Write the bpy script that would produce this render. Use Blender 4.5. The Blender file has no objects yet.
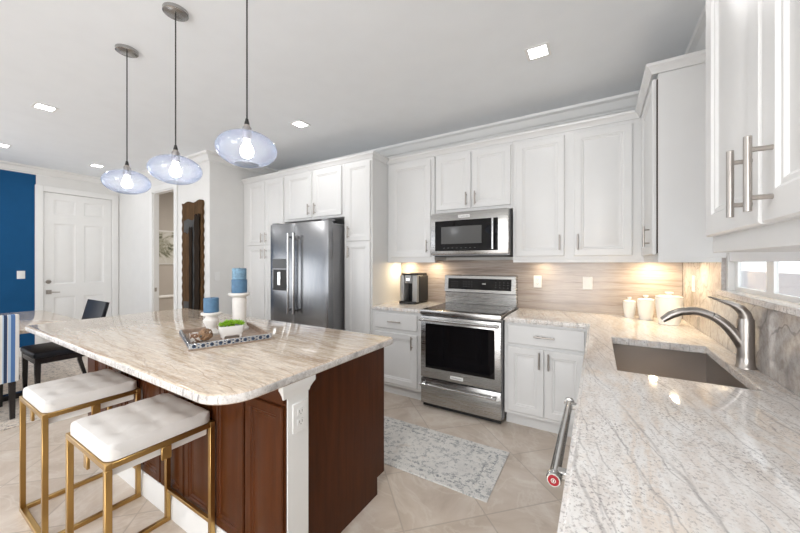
import bpy, bmesh, math, random
from mathutils import Vector, Matrix
random.seed(7)
C = bpy.context.scene.collection
S = bpy.context.scene
PI = math.pi
XL, XR, YF, CZ = -5.74, 2.045, -6.6, 2.79      # left wall, right wall, rear wall, ceiling

# ------------------------------------------------------------------ camera
cd = bpy.data.cameras.new('camera'); cam = bpy.data.objects.new('camera', cd); C.objects.link(cam)
cam.location = (1.4453, -3.4222, 1.3675); cam.rotation_euler = (PI/2, 0, 0.5453)
cd.sensor_width = 36; cd.lens = 36*326.249/800; cd.shift_y = -(266.5-262.67)/800; cd.clip_start = .02
S.camera = cam
# ------------------------------------------------------------------ light
S.view_settings.view_transform = 'Standard'; S.view_settings.look = 'None'
S.view_settings.exposure = 0.43; S.view_settings.gamma = 1; S.view_settings.use_curve_mapping = False
w = bpy.data.worlds.new('world'); S.world = w; w.use_nodes = True
wn = w.node_tree.nodes; wn['Background'].inputs[0].default_value = (.93, .96, 1, 1); wn['Background'].inputs[1].default_value = 1.6
S.cycles.max_bounces = 8; S.cycles.sample_clamp_indirect = 6; S.cycles.use_denoising = True

def area(name, loc, rot, sx, sy, power, col=(1, 1, 1), spread=PI, shape='RECTANGLE'):
    l = bpy.data.lights.new(name, 'AREA'); l.shape = shape; l.size = sx; l.size_y = sy; l.energy = power; l.color = col; l.spread = spread
    o = bpy.data.objects.new(name, l); C.objects.link(o); o.location = loc; o.rotation_euler = rot
    return o
area('rear_fill', (.95, YF-.15, 1.25), (PI/2, 0, 0), 1.8, 2.3, 68, (.98, .99, 1))        # added frontal fill behind the camera, at the unseen door openings
area('rear_fill', (-4.4, YF-.15, 1.25), (PI/2, 0, 0), 2.5, 2.3, 13, (.98, .99, 1))  # weaker added fill at the left door opening
area('side_fill', (XL-.15, -4.6, 1.3), (0, -PI/2, 0), 2.1, 2.2, 20, (.98, .99, 1))         # added fill light at an unseen side window opening

# ------------------------------------------------------------------ materials
def newmat(name):
    m = bpy.data.materials.new(name); m.use_nodes = True
    nt = m.node_tree; return m, nt, nt.nodes, nt.links, nt.nodes['Principled BSDF']
def objmap(n, l, scale=(1, 1, 1), rot=(0, 0, 0)):
    t = n.new('ShaderNodeTexCoord'); mp = n.new('ShaderNodeMapping')
    mp.inputs['Scale'].default_value = scale; mp.inputs['Rotation'].default_value = rot
    l.new(t.outputs['Object'], mp.inputs['Vector']); return mp.outputs[0]
def noise(n, l, vec, scale, detail=3, rough=.5, dist=0):
    x = n.new('ShaderNodeTexNoise'); x.inputs['Scale'].default_value = scale; x.inputs['Detail'].default_value = detail
    x.inputs['Roughness'].default_value = rough; x.inputs['Distortion'].default_value = dist
    l.new(vec, x.inputs['Vector']); return x.outputs['Fac']
def ramp(n, l, fac, stops):
    r = n.new('ShaderNodeValToRGB'); e = r.color_ramp.elements
    e[0].position, e[0].color = stops[0][0], (*stops[0][1], 1); e[1].position, e[1].color = stops[-1][0], (*stops[-1][1], 1)
    for p, c in stops[1:-1]:
        k = e.new(p); k.color = (*c, 1)
    l.new(fac, r.inputs[0]); return r.outputs[0]
def mix(n, l, fac, a, b, mode='MIX'):
    m = n.new('ShaderNodeMix'); m.data_type = 'RGBA'; m.blend_type = mode
    for s, v in ((m.inputs[0], fac), (m.inputs[6], a), (m.inputs[7], b)):
        if isinstance(v, (int, float)): s.default_value = v
        elif isinstance(v, tuple): s.default_value = (*v, 1)
        else: l.new(v, s)
    return m.outputs[2]
def bump(n, l, b, h, strength=.2, dist=.01):
    u = n.new('ShaderNodeBump'); u.inputs['Strength'].default_value = strength; u.inputs['Distance'].default_value = dist
    l.new(h, u.inputs['Height']); l.new(u.outputs[0], b.inputs['Normal'])
def plain(name, col, rough=.5, metal=0, var=.04, vs=6, spec=None, bmp=0):
    m, nt, n, l, b = newmat(name)
    v = objmap(n, l); f = noise(n, l, v, vs, 3)
    lo = tuple(c*(1-var) for c in col); hi = tuple(min(1, c*(1+var)) for c in col)
    l.new(ramp(n, l, f, [(.3, lo), (.7, hi)]), b.inputs['Base Color'])
    b.inputs['Roughness'].default_value = rough; b.inputs['Metallic'].default_value = metal
    if spec is not None: b.inputs['Specular IOR Level'].default_value = spec
    if bmp: bump(n, l, b, noise(n, l, v, 90, 4), bmp, .004)
    return m
def brushed(name, col, rough=.28, scale=(2, 2, 160)):
    m, nt, n, l, b = newmat(name)
    v = objmap(n, l, scale); f = noise(n, l, v, 3, 3)
    l.new(ramp(n, l, f, [(.3, tuple(c*.93 for c in col)), (.7, tuple(min(1, c*1.05) for c in col))]), b.inputs['Base Color'])
    b.inputs['Metallic'].default_value = 1
    r = n.new('ShaderNodeMapRange'); r.inputs[3].default_value = rough-.05; r.inputs[4].default_value = rough+.07
    l.new(f, r.inputs[0]); l.new(r.outputs[0], b.inputs['Roughness']); bump(n, l, b, f, .03, .002)
    return m
def emis(name, col, s):
    m, nt, n, l, b = newmat(name); b.inputs['Base Color'].default_value = (*col, 1)
    b.inputs['Emission Color'].default_value = (*col, 1); b.inputs['Emission Strength'].default_value = s; return m
def granite(name, stretch, stops, rot=0, speck=.5, vein=.7, rough=.07, veincol=(.09, .085, .085), streak=3.0, fine=.3, wave=2.0, wdist=7, axis='X', lite=.5, vw0=.012):
    """stone with soft streaks along one axis, crystal speckle and long thin veins"""
    m, nt, n, l, b = newmat(name)
    v = objmap(n, l, stretch, (0, 0, rot)); iso = objmap(n, l); ir = objmap(n, l, (1, 1, 1), (0, 0, rot))
    col = ramp(n, l, noise(n, l, v, streak, 5, .6, .5), stops)
    fn = noise(n, l, v, streak*6, 4, .65, .3)
    col = mix(n, l, ramp(n, l, fn, [(.36, (fine,)*3), (.60, (0,)*3)]), col, (.50, .42, .36), 'MULTIPLY')
    pat = noise(n, l, iso, 5, 4)
    sp = noise(n, l, iso, 130, 3, .75)
    mk = ramp(n, l, sp, [(.38, (speck,)*3), (.47, (0,)*3)])
    mk = mix(n, l, 1.0, mk, ramp(n, l, pat, [(.36, (.3,)*3), (.6, (1,)*3)]), 'MULTIPLY')
    col = mix(n, l, mk, col, (.34, .31, .30))
    col = mix(n, l, ramp(n, l, noise(n, l, iso, 75, 2), [(.54, (0,)*3), (.68, (lite,)*3)]), col, (.88, .87, .86))
    if vein > 0:
        for sc, ds, vw, off in ((wave, wdist, vw0, 0), (wave*1.9, wdist*1.3, vw0*1.3, 3.1), (wave*3.1, wdist*1.6, vw0*1.6, 1.3)):
            wv = n.new('ShaderNodeTexWave'); wv.bands_direction = axis; wv.inputs['Scale'].default_value = sc; wv.inputs['Distortion'].default_value = ds
            wv.inputs['Detail'].default_value = 4; wv.inputs['Detail Scale'].default_value = .55; wv.inputs['Detail Roughness'].default_value = .55; wv.inputs['Phase Offset'].default_value = off
            l.new(ir, wv.inputs['Vector'])
            vm = ramp(n, l, wv.outputs['Fac'], [(.0, (vein,)*3), (vw*.35, (vein*.8,)*3), (vw, (0,)*3)])
            vm = mix(n, l, 1.0, vm, ramp(n, l, noise(n, l, v, 1.2+sc*.7, 4, .7), [(.42, (0,)*3), (.54, (1,)*3)]), 'MULTIPLY')
            col = mix(n, l, vm, col, veincol)
    l.new(col, b.inputs['Base Color']); b.inputs['Roughness'].default_value = rough
    return m
M = {}
M['cab'] = plain('white_cabinet_paint', (.76, .76, .755), .33, var=.01)
M['wall'] = plain('light_grey_wall_paint', (.80, .795, .78), .75, var=.015, bmp=.05)
M['beige'] = plain('beige_wall_paint', (.60, .56, .52), .8, var=.015)
M['trim'] = plain('white_trim_paint', (.84, .84, .83), .35, var=.01)
M['ceil'] = plain('ceiling_paint', (.86, .89, .92), .85, var=.012, bmp=.08)
M['blue'] = plain('deep_blue_wall_paint', (.009, .080, .21), .7, var=.03, spec=.15)
M['stl'] = brushed('brushed_steel', (.43, .425, .415), .26)
M['stlv'] = brushed('brushed_steel_vertical_grain', (.29, .295, .305), .24, (160, 160, 2))
M['stld'] = plain('grey_painted_steel_side', (.30, .30, .31), .38, .5)
M['nickel'] = plain('brushed_nickel', (.45, .415, .385), .3, 1)
M['chrome'] = plain('polished_steel', (.62, .62, .62), .16, 1)
M['blkglass'] = plain('black_glass', (.006, .006, .007), .03, 0, spec=.33)
M['cooktop'] = plain('cooktop_black_glass', (.02, .02, .022), .06, 0, spec=.6)
M['ring'] = plain('cooktop_ring_grey', (.06, .06, .06), .3)
M['black'] = plain('black_plastic', (.012, .012, .013), .4)
M['blackw'] = plain('black_painted_wood', (.014, .011, .012), .25)
M['navyseat'] = plain('black_leather', (.008, .009, .014), .42, spec=.3)
M['gold'] = plain('brushed_gold', (.50, .32, .12), .30, 1, var=.08)
M['cush'] = plain('cream_white_velvet', (.72, .70, .68), .7, var=.03, vs=12, bmp=.05)
M['silverp'] = plain('silver_plastic', (.40, .40, .40), .35, .4)
M['plate'] = plain('white_plastic', (.85, .85, .84), .3, var=.01)
M['slot'] = plain('outlet_slot_grey', (.20, .20, .20), .5)
M['ceramic'] = plain('white_ceramic', (.86, .85, .83), .12, var=.02)
M['stonew'] = plain('matte_white_plaster', (.80, .77, .74), .6, var=.05, vs=30, bmp=.15)
M['candle'] = plain('blue_wax', (.085, .185, .31), .55, var=.12, vs=40)
M['candle2'] = plain('pale_blue_wax', (.17, .30, .42), .6, var=.3, vs=70)
M['green'] = plain('bright_green_leaf', (.30, .55, .03), .5, var=.3, vs=60)
M['rattan'] = plain('brown_rattan', (.30, .18, .10), .6, var=.35, vs=60)
M['red'] = plain('red_enamel', (.35, .01, .02), .25)
M['silver'] = plain('mirror_mosaic', (.62, .67, .73), .15, .85, var=.2, vs=60)
M['inlay'] = plain('dark_blue_inlay', (.03, .05, .09), .3, var=.4, vs=50)
def mosaic():
    m, nt, n, l, b = newmat('brown_white_mosaic'); v = objmap(n, l)
    vo = n.new('ShaderNodeTexVoronoi'); vo.inputs['Scale'].default_value = 75; l.new(v, vo.inputs['Vector'])
    sp = n.new('ShaderNodeSeparateColor'); l.new(vo.outputs['Color'], sp.inputs[0])
    l.new(ramp(n, l, sp.outputs[0], [(.42, (.22, .12, .07)), (.55, (.80, .78, .75))]), b.inputs['Base Color']); b.inputs['Roughness'].default_value = .3; return m
M['mosaic'] = mosaic()
M['traywood'] = plain('brown_tray_wood', (.36, .27, .21), .5, var=.25, vs=30)
M['shade'] = plain('white_window_shade', (.86, .86, .87), .8, var=.01)
M['fence'] = plain('pale_grey_render', (.42, .40, .41), .8)
M['gapshade'] = plain('brown_gap_shade', (.05, .03, .02), .8)
M['lamp'] = emis('downlight_lens', (1, .99, .97), 14)
M['bulb'] = emis('frosted_bulb', (1, .97, .93), 20)
M['puck'] = emis('puck_light_lens', (1, .85, .62), 7)
M['gran'] = granite('island_granite', (.38, 3.6, 3.6),
    [(.28, (.50, .36, .25)), (.40, (.70, .57, .44)), (.50, (.82, .72, .60)), (.60, (.72, .59, .46)), (.72, (.86, .79, .69))], .10, .35, .6, .06, (.40, .29, .21), 3.6, .60, 1.8, 5, 'Y', .3, .007)
M['grana'] = granite('perimeter_granite', (3.0, .7, 3.0),
    [(.28, (.70, .61, .54)), (.40, (.84, .80, .77)), (.50, (.90, .885, .87)), (.60, (.83, .75, .68)), (.68, (.89, .87, .85)), (.8, (.74, .72, .71))], -.26, 1, .42, .06, (.24, .22, .22), 2.6, .25, 1.7, 3.8, 'X', .60, .007)
M['edge'] = granite('rough_granite_edge', (1, 1, 1), [(.3, (.34, .33, .33)), (.5, (.70, .68, .66)), (.7, (.82, .80, .78))], 0, .9, .5, .35, streak=9)
M['splash'] = granite('striped_stone_backsplash', (.35, .35, 4.2),
    [(.28, (.27, .22, .19)), (.42, (.42, .355, .315)), (.54, (.49, .425, .38)), (.66, (.40, .335, .295)), (.8, (.30, .245, .21))], 0, .12, .3, .16, (.18, .13, .10), 3.0, .25, 1.6, 3, 'Z', 0, .02)
M['splashr'] = granite('veined_stone_backsplash', (1.2, 1.2, 1.0),
    [(.28, (.33, .29, .26)), (.42, (.50, .465, .44)), (.56, (.60, .56, .53)), (.75, (.44, .40, .38))], .4, .5, .55, .14, (.16, .15, .15), 5, .45, 1.1, 11, 'DIAGONAL', .1, .016)
M['sink'] = plain('satin_sink_steel', (.42, .385, .36), .32, 1, var=.04)

def wood(name, c0, c1, rough=.25, sc=(14, 14, 1.2)):
    m, nt, n, l, b = newmat(name); v = objmap(n, l, sc); f = noise(n, l, v, 2.2, 5, .6, .4)
    l.new(ramp(n, l, f, [(.3, c0), (.7, c1)]), b.inputs['Base Color']); b.inputs['Roughness'].default_value = rough; b.inputs['Specular IOR Level'].default_value = .14
    bump(n, l, b, f, .03, .003); return m
M['dwood'] = wood('dark_cherry_wood', (.058, .0165, .0045), (.088, .0255, .0075), .30)
M['rustic'] = wood('rustic_brown_wood', (.05, .026, .010), (.13, .07, .030), .7, (20, 20, 2))
M['darkrefl'] = wood('dark_reflection_brown', (.010, .007, .004), (.028, .016, .009), .8, (20, 20, 2))
M['dullgrey'] = plain('dull_grey', (.07, .07, .07), .6, var=.2, spec=.2)

def stripes():
    m, nt, n, l, b = newmat('blue_striped_fabric')
    t = n.new('ShaderNodeTexCoord'); s = n.new('ShaderNodeSeparateXYZ'); l.new(t.outputs['Object'], s.inputs[0])
    a = n.new('ShaderNodeMath'); a.operation = 'MULTIPLY_ADD'; a.inputs[1].default_value = -1/.125; a.inputs[2].default_value = .245/.125; l.new(s.outputs[1], a.inputs[0])
    f = n.new('ShaderNodeMath'); f.operation = 'FRACT'; l.new(a.outputs[0], f.inputs[0])
    r = n.new('ShaderNodeValToRGB'); r.color_ramp.interpolation = 'CONSTANT'; e = r.color_ramp.elements
    W_, N_, B_, L_ = (.78, .77, .74, 1), (.025, .05, .12, 1), (.09, .20, .44, 1), (.45, .58, .74, 1)
    e[0].position, e[0].color = 0, W_; e[1].position, e[1].color = .9, W_
    for p, c in ((.20, B_), (.40, L_), (.52, W_), (.56, N_), (.72, L_), (.78, W_)):
        k = e.new(p); k.color = c
    l.new(f.outputs[0], r.inputs[0]); l.new(r.outputs[0], b.inputs['Base Color']); b.inputs['Roughness'].default_value = .85; return m
M['stripe'] = stripes()

def floor_tile():
    m, nt, n, l, b = newmat('diagonal_beige_tile')
    t = n.new('ShaderNodeTexCoord'); mp = n.new('ShaderNodeMapping'); mp.vector_type = 'TEXTURE'
    mp.inputs['Location'].default_value = (.925, -1.668, 0); mp.inputs['Rotation'].default_value = (0, 0, PI/4); mp.inputs['Scale'].default_value = (.46, .46, 1)
    l.new(t.outputs['Object'], mp.inputs['Vector'])
    sep = n.new('ShaderNodeSeparateXYZ'); l.new(mp.outputs[0], sep.inputs[0])
    ds = []
    for k in (0, 1):
        f = n.new('ShaderNodeMath'); f.operation = 'FRACT'; l.new(sep.outputs[k], f.inputs[0])
        a = n.new('ShaderNodeMath'); a.operation = 'SUBTRACT'; a.inputs[1].default_value = .5; l.new(f.outputs[0], a.inputs[0])
        c = n.new('ShaderNodeMath'); c.operation = 'ABSOLUTE'; l.new(a.outputs[0], c.inputs[0]); ds.append(c.outputs[0])
    mx = n.new('ShaderNodeMath'); mx.operation = 'MAXIMUM'; l.new(ds[0], mx.inputs[0]); l.new(ds[1], mx.inputs[1])
    g = ramp(n, l, mx.outputs[0], [(.4905, (0,)*3), (.4945, (.5,)*3)])
    fl = n.new('ShaderNodeVectorMath'); fl.operation = 'FLOOR'; l.new(mp.outputs[0], fl.inputs[0])
    wn_ = n.new('ShaderNodeTexWhiteNoise'); l.new(fl.outputs[0], wn_.inputs['Vector'])
    ad = n.new('ShaderNodeVectorMath'); ad.operation = 'MULTIPLY_ADD'; ad.inputs[1].default_value = (7, 7, 7)
    l.new(wn_.outputs['Color'], ad.inputs[0]); l.new(t.outputs['Object'], ad.inputs[2])
    cl = noise(n, l, ad.outputs[0], 2.6, 6, .6, 1.2)
    col = ramp(n, l, cl, [(.30, (.53, .44, .36)), (.47, (.64, .545, .46)), (.58, (.69, .60, .52)), (.72, (.78, .71, .63))])
    v2 = noise(n, l, ad.outputs[0], 1.6, 5, .6, 2.2)
    col = mix(n, l, ramp(n, l, v2, [(.47, (0,)*3), (.50, (.30,)*3), (.53, (0,)*3)]), col, (.84, .79, .72))
    col = mix(n, l, g, col, (.36, .30, .25))
    l.new(col, b.inputs['Base Color']); b.inputs['Roughness'].default_value = .34
    bump(n, l, b, g, -.15, .002); return m
M['floor'] = floor_tile()

def rug_mat(name, base, dark, warm, hx, hy, bw):
    m, nt, n, l, b = newmat(name)
    t = n.new('ShaderNodeTexCoord'); sep = n.new('ShaderNodeSeparateXYZ'); l.new(t.outputs['Object'], sep.inputs[0])
    def edge(k, h):
        a = n.new('ShaderNodeMath'); a.operation = 'ABSOLUTE'; l.new(sep.outputs[k], a.inputs[0])
        s_ = n.new('ShaderNodeMath'); s_.operation = 'SUBTRACT'; s_.inputs[0].default_value = h; l.new(a.outputs[0], s_.inputs[1]); return s_.outputs[0]
    mn = n.new('ShaderNodeMath'); mn.operation = 'MINIMUM'; l.new(edge(0, hx), mn.inputs[0]); l.new(edge(1, hy), mn.inputs[1])
    def line(c, w_):
        a = n.new('ShaderNodeMath'); a.operation = 'SUBTRACT'; a.inputs[1].default_value = c; l.new(mn.outputs[0], a.inputs[0])
        d = n.new('ShaderNodeMath'); d.operation = 'ABSOLUTE'; l.new(a.outputs[0], d.inputs[0])
        return ramp(n, l, d.outputs[0], [(w_*.6, (1,)*3), (w_, (0,)*3)])
    lines = mix(n, l, 1.0, line(bw*.55, .014), line(bw, .010), 'ADD')
    v = objmap(n, l)
    f1 = noise(n, l, v, 60, 3, .7); f2 = noise(n, l, v, 7, 4, .6); f3 = noise(n, l, v, 22, 5, .8)
    col = ramp(n, l, f2, [(.35, base), (.6, tuple(min(1, c*1.12) for c in base)), (.75, warm)])
    mask = ramp(n, l, f1, [(.50, (0,)*3), (.60, (.75,)*3)])
    col = mix(n, l, mix(n, l, 1.0, lines, mask, 'MULTIPLY'), col, dark)
    dist = mix(n, l, 1.0, ramp(n, l, f3, [(.50, (0,)*3), (.56, (.85,)*3)]), ramp(n, l, f1, [(.42, (0,)*3), (.52, (1,)*3)]), 'MULTIPLY')
    col = mix(n, l, dist, col, tuple((a*.55+c*.45) for a, c in zip(dark, base)))
    l.new(col, b.inputs['Base Color']); b.inputs['Roughness'].default_value = .95; b.inputs['Specular IOR Level'].default_value = .1
    bump(n, l, b, f1, .4, .004); return m
M['rug'] = rug_mat('distressed_light_grey_rug', (.74, .725, .70), (.10, .13, .16), (.64, .58, .52), .9, .2835, .11)
M['rug2'] = rug_mat('distressed_dining_rug', (.66, .59, .52), (.05, .05, .07), (.50, .38, .28), 1.5, 1.15, .3)

def glass_mat(name, centre, rim, body, gl=.12):
    m = bpy.data.materials.new(name); m.use_nodes = True; n = m.node_tree.nodes; l = m.node_tree.links; n.clear()
    o = n.new('ShaderNodeOutputMaterial'); tr = n.new('ShaderNodeBsdfTransparent'); gs = n.new('ShaderNodeBsdfGlossy'); gs.inputs['Roughness'].default_value = .03
    lw = n.new('ShaderNodeLayerWeight'); lw.inputs[0].default_value = .4
    v = objmap(n, l); f = noise(n, l, v, 16, 4, .6, 1.5)
    edge = mix(n, l, ramp(n, l, f, [(.35, (0,)*3), (.65, (1,)*3)]), rim, tuple(min(1, c) for c in (rim[0]*1.12, rim[1]*.97, rim[2]))) if body else rim
    l.new(mix(n, l, lw.outputs['Facing'], centre, edge), tr.inputs[0])
    ts = n.new('ShaderNodeBsdfTranslucent'); ts.inputs[0].default_value = (.86, .88, .96, 1)
    m1 = n.new('ShaderNodeMixShader'); m1.inputs[0].default_value = body; l.new(tr.outputs[0], m1.inputs[1]); l.new(ts.outputs[0], m1.inputs[2])
    pw = n.new('ShaderNodeMath'); pw.operation = 'POWER'; pw.inputs[1].default_value = 3; l.new(lw.outputs['Facing'], pw.inputs[0])
    r = n.new('ShaderNodeMapRange'); r.inputs[3].default_value = gl*.3; r.inputs[4].default_value = .6; l.new(pw.outputs[0], r.inputs[0])
    m2 = n.new('ShaderNodeMixShader'); l.new(r.outputs[0], m2.inputs[0]); l.new(m1.outputs[0], m2.inputs[1]); l.new(gs.outputs[0], m2.inputs[2])
    l.new(m2.outputs[0], o.inputs[0]); return m
M['glass'] = glass_mat('pale_blue_blown_glass', (.96, .97, .985), (.62, .74, .88), .10)
M['pane'] = glass_mat('window_glass', (.98, .985, .985), (.9, .92, .92), 0, .1)

def art_mat():
    m, nt, n, l, b = newmat('abstract_floral_print'); v = objmap(n, l)
    f = noise(n, l, v, 3.2, 5, .6, 1.8)
    l.new(ramp(n, l, f, [(.36, (.08, .09, .06)), (.45, (.36, .36, .28)), (.52, (.68, .67, .62)), (.7, (.80, .80, .78))]), b.inputs['Base Color']); return m
M['art'] = art_mat()

# ------------------------------------------------------------------ geometry helpers
def NB(): return bmesh.new()
def box(bm, x0, y0, z0, x1, y1, z1, bev=0.0, seg=1):
    r = bmesh.ops.create_cube(bm, size=1)['verts']
    bmesh.ops.scale(bm, vec=(x1-x0, y1-y0, z1-z0), verts=r); bmesh.ops.translate(bm, vec=((x0+x1)/2, (y0+y1)/2, (z0+z1)/2), verts=r)
    if bev > 0:
        es = list({e for v in r for e in v.link_edges})
        bmesh.ops.bevel(bm, geom=es, offset=bev, segments=seg, profile=.5, affect='EDGES')
    return bm
def lathe(bm, prof, c=(0, 0, 0), n=32, axis='Z'):
    rings = []
    for r, z in prof:
        ring = []
        for k in range(n):
            a = 2*PI*k/n; p = (r*math.cos(a), r*math.sin(a), z)
            if axis == 'Y': p = (p[0], p[2], p[1])
            if axis == 'X': p = (p[2], p[0], p[1])
            ring.append(bm.verts.new((p[0]+c[0], p[1]+c[1], p[2]+c[2])))
        rings.append(ring)
    for a, b in zip(rings, rings[1:]):
        for k in range(n): bm.faces.new((a[k], a[(k+1) % n], b[(k+1) % n], b[k]))
    if prof[0][0] > 1e-6: bm.faces.new(rings[0][::-1])
    if prof[-1][0] > 1e-6: bm.faces.new(rings[-1])
    bmesh.ops.remove_doubles(bm, verts=[v for r_ in (rings[0], rings[-1]) for v in r_], dist=1e-6)
    bmesh.ops.recalc_face_normals(bm, faces=bm.faces[:]); return bm
def tube(bm, pts, rad, n=12, sq=False):
    pts = [Vector(p) for p in pts]; rings = []; rads = rad if isinstance(rad, (list, tuple)) else [rad]*len(pts)
    d0 = (pts[1]-pts[0]).normalized(); up = Vector((0, 0, 1)) if abs(d0.z) < .9 else Vector((1, 0, 0))
    if sq: n = 4
    for i, p in enumerate(pts):
        d = (pts[min(i+1, len(pts)-1)]-pts[max(i-1, 0)]).normalized()
        s = d.cross(up).normalized(); u = s.cross(d).normalized()
        rr = rads[i]; rr = rr if isinstance(rr, tuple) else (rr, rr)
        rings.append([bm.verts.new(p + s*rr[0]*math.cos(2*PI*(k+(.5 if sq else 0))/n)*(1.414 if sq else 1) + u*rr[1]*math.sin(2*PI*(k+(.5 if sq else 0))/n)*(1.414 if sq else 1)) for k in range(n)])
    for a, b in zip(rings, rings[1:]):
        for k in range(n): bm.faces.new((a[k], a[(k+1) % n], b[(k+1) % n], b[k]))
    bm.faces.new(rings[0][::-1]); bm.faces.new(rings[-1]); bmesh.ops.recalc_face_normals(bm, faces=bm.faces[:]); return bm
def prism(bm, pts, z0, z1, bev=0, axis='Z', seg=2):
    def P(p, z): return {'Z': (p[0], p[1], z), 'Y': (p[0], z, p[1]), 'X': (z, p[0], p[1])}[axis]
    a = [bm.verts.new(P(p, z0)) for p in pts]; b = [bm.verts.new(P(p, z1)) for p in pts]
    fs = [bm.faces.new(a[::-1]), bm.faces.new(b)] + [bm.faces.new((a[i], a[(i+1) % len(a)], b[(i+1) % len(a)], b[i])) for i in range(len(a))]
    bmesh.ops.recalc_face_normals(bm, faces=fs)
    if bev:
        es = [e for f in fs[:2] for e in f.edges]; bmesh.ops.bevel(bm, geom=es, offset=bev, segments=seg, profile=.5, affect='EDGES')
    return bm
def sweep(bm, path, prof):
    """profile (out, up) swept along an XY path with mitred corners; 'out' is to the right of travel"""
    n = len(path); cols = []
    for i, p in enumerate(path):
        p = Vector((p[0], p[1])); nrm = []
        if i > 0: d = (p-Vector(path[i-1][:2])).normalized(); nrm.append(Vector((d.y, -d.x)))
        if i < n-1: d = (Vector(path[i+1][:2])-p).normalized(); nrm.append(Vector((d.y, -d.x)))
        m = nrm[0] if len(nrm) == 1 else (nrm[0]+nrm[1])/(1+nrm[0].dot(nrm[1]))
        cols.append([bm.verts.new((p.x+m.x*o, p.y+m.y*o, u)) for o, u in prof])
    k = len(prof)
    for a, b in zip(cols, cols[1:]):
        for i in range(k): bm.faces.new((a[i], a[(i+1) % k], b[(i+1) % k], b[i]))
    bm.faces.new(cols[0][::-1]); bm.faces.new(cols[-1]); bmesh.ops.recalc_face_normals(bm, faces=bm.faces[:]); return bm
def grid_slab(bm, xs, ys, hole, z0, z1):
    V = {}
    def v(x, y, z):
        k = (round(x, 4), round(y, 4), z)
        if k not in V: V[k] = bm.verts.new((x, y, z))
        return V[k]
    on = lambda i, j: 0 <= i < len(xs)-1 and 0 <= j < len(ys)-1 and not hole((xs[i]+xs[i+1])/2, (ys[j]+ys[j+1])/2)
    for i in range(len(xs)-1):
        for j in range(len(ys)-1):
            if not on(i, j): continue
            x0, x1, y0, y1 = xs[i], xs[i+1], ys[j], ys[j+1]
            bm.faces.new((v(x0, y0, z1), v(x1, y0, z1), v(x1, y1, z1), v(x0, y1, z1)))
            bm.faces.new((v(x0, y1, z0), v(x1, y1, z0), v(x1, y0, z0), v(x0, y0, z0)))
            for di, dj, a, b in ((-1, 0, (x0, y1), (x0, y0)), (1, 0, (x1, y0), (x1, y1)), (0, -1, (x0, y0), (x1, y0)), (0, 1, (x1, y1), (x0, y1))):
                if not on(i+di, j+dj): bm.faces.new((v(*a, z0), v(*b, z0), v(*b, z1), v(*a, z1)))
    bmesh.ops.recalc_face_normals(bm, faces=bm.faces[:]); return bm
def obj(name, bm, mat, parent=None, loc=(0, 0, 0), label=None, smooth=True, rot=None):
    me = bpy.data.meshes.new(name); bm.to_mesh(me); bm.free()
    mats = mat if isinstance(mat, list) else [mat]
    for m in mats: me.materials.append(m)
    if smooth:
        for p in me.polygons: p.use_smooth = True
        me.set_sharp_from_angle(angle=math.radians(38))
    o = bpy.data.objects.new(name, me); C.objects.link(o); o.location = loc
    if rot: o.rotation_euler = rot
    if parent: o.parent = parent
    if label: o['label'] = label
    return o
def thing(name, label, cat, loc=(0, 0, 0), rz=0, group=None):
    o = bpy.data.objects.new(name, None); C.objects.link(o); o.location = loc; o.rotation_euler = (0, 0, rz); o.empty_display_size = .05
    return tag(o, label, cat, group)
def tag(o, label, cat, group=None):
    o['label'] = label; o['category'] = cat
    if group: o['group'] = group
    return o
def struct(name, bm, mat, smooth=False):
    o = obj(name, bm, mat, smooth=smooth); o['kind'] = 'structure'; return o
def text(name, s, size, mat, parent, loc, rot, ext=.0006):
    c = bpy.data.curves.new(name, 'FONT'); c.body = s; c.size = size; c.align_x = 'CENTER'; c.align_y = 'CENTER'; c.extrude = ext
    t = bpy.data.objects.new(name, c); C.objects.link(t); dg = bpy.context.evaluated_depsgraph_get()
    me = bpy.data.meshes.new_from_object(t.evaluated_get(dg)); bpy.data.objects.remove(t); me.materials.clear(); me.materials.append(mat)
    o = bpy.data.objects.new(name, me); C.objects.link(o); o.parent = parent; o.location = loc; o.rotation_euler = rot; return o

# ------------------------------------------------------------------ room shell
T = .12
struct('floor', box(NB(), XL-.3, YF-.1, -.05, XR+.1, 2.6, 0), M['floor'])
struct('ceiling', box(NB(), XL-.3, YF-.1, CZ, XR+T, 2.6, CZ+.1), M['ceil'])
struct('wall_back', box(NB(), -2.86, 0, 0, XR+T, T, CZ), M['wall'])
# right wall with the sink window opening (Y -1.0..-2.13, Z 1.19..2.25)
wy0, wy1, wz0, wz1 = -2.12, -1.0, 1.205, 2.25
TR = .042
b = NB(); box(b, XR, YF, 0, XR+TR, wy0, CZ); box(b, XR, wy1, 0, XR+TR, 0, CZ); box(b, XR, wy0, 0, XR+TR, wy1, wz0); box(b, XR, wy0, wz1, XR+TR, wy1, CZ)
struct('wall_right', b, M['wall'])
# left wall: blue paint, entry door opening Y -2.005..-1.18
dy0, dy1, dz = -2.002, -1.182, 2.45
sw0, sw1 = -5.7, -3.5
b = NB(); box(b, XL-T, dy1, 0, XL, -1.085, CZ); box(b, XL-T, dy0, dz, XL, dy1, CZ); box(b, XL-T, -2.075, 0, XL, dy0, CZ)
struct('wall_left', b, M['wall'])
b = NB(); box(b, XL-T, sw1, 0, XL, -2.075, CZ); box(b, XL-T, sw0, 2.35, XL, sw1, CZ); box(b, XL-T, sw0, 0, XL, sw1, .25); box(b, XL-T, YF, 0, XL, sw0, CZ)
o = struct('wall_left_accent', b, M['blue']); o['label'] = 'deep blue painted wall'
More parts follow.
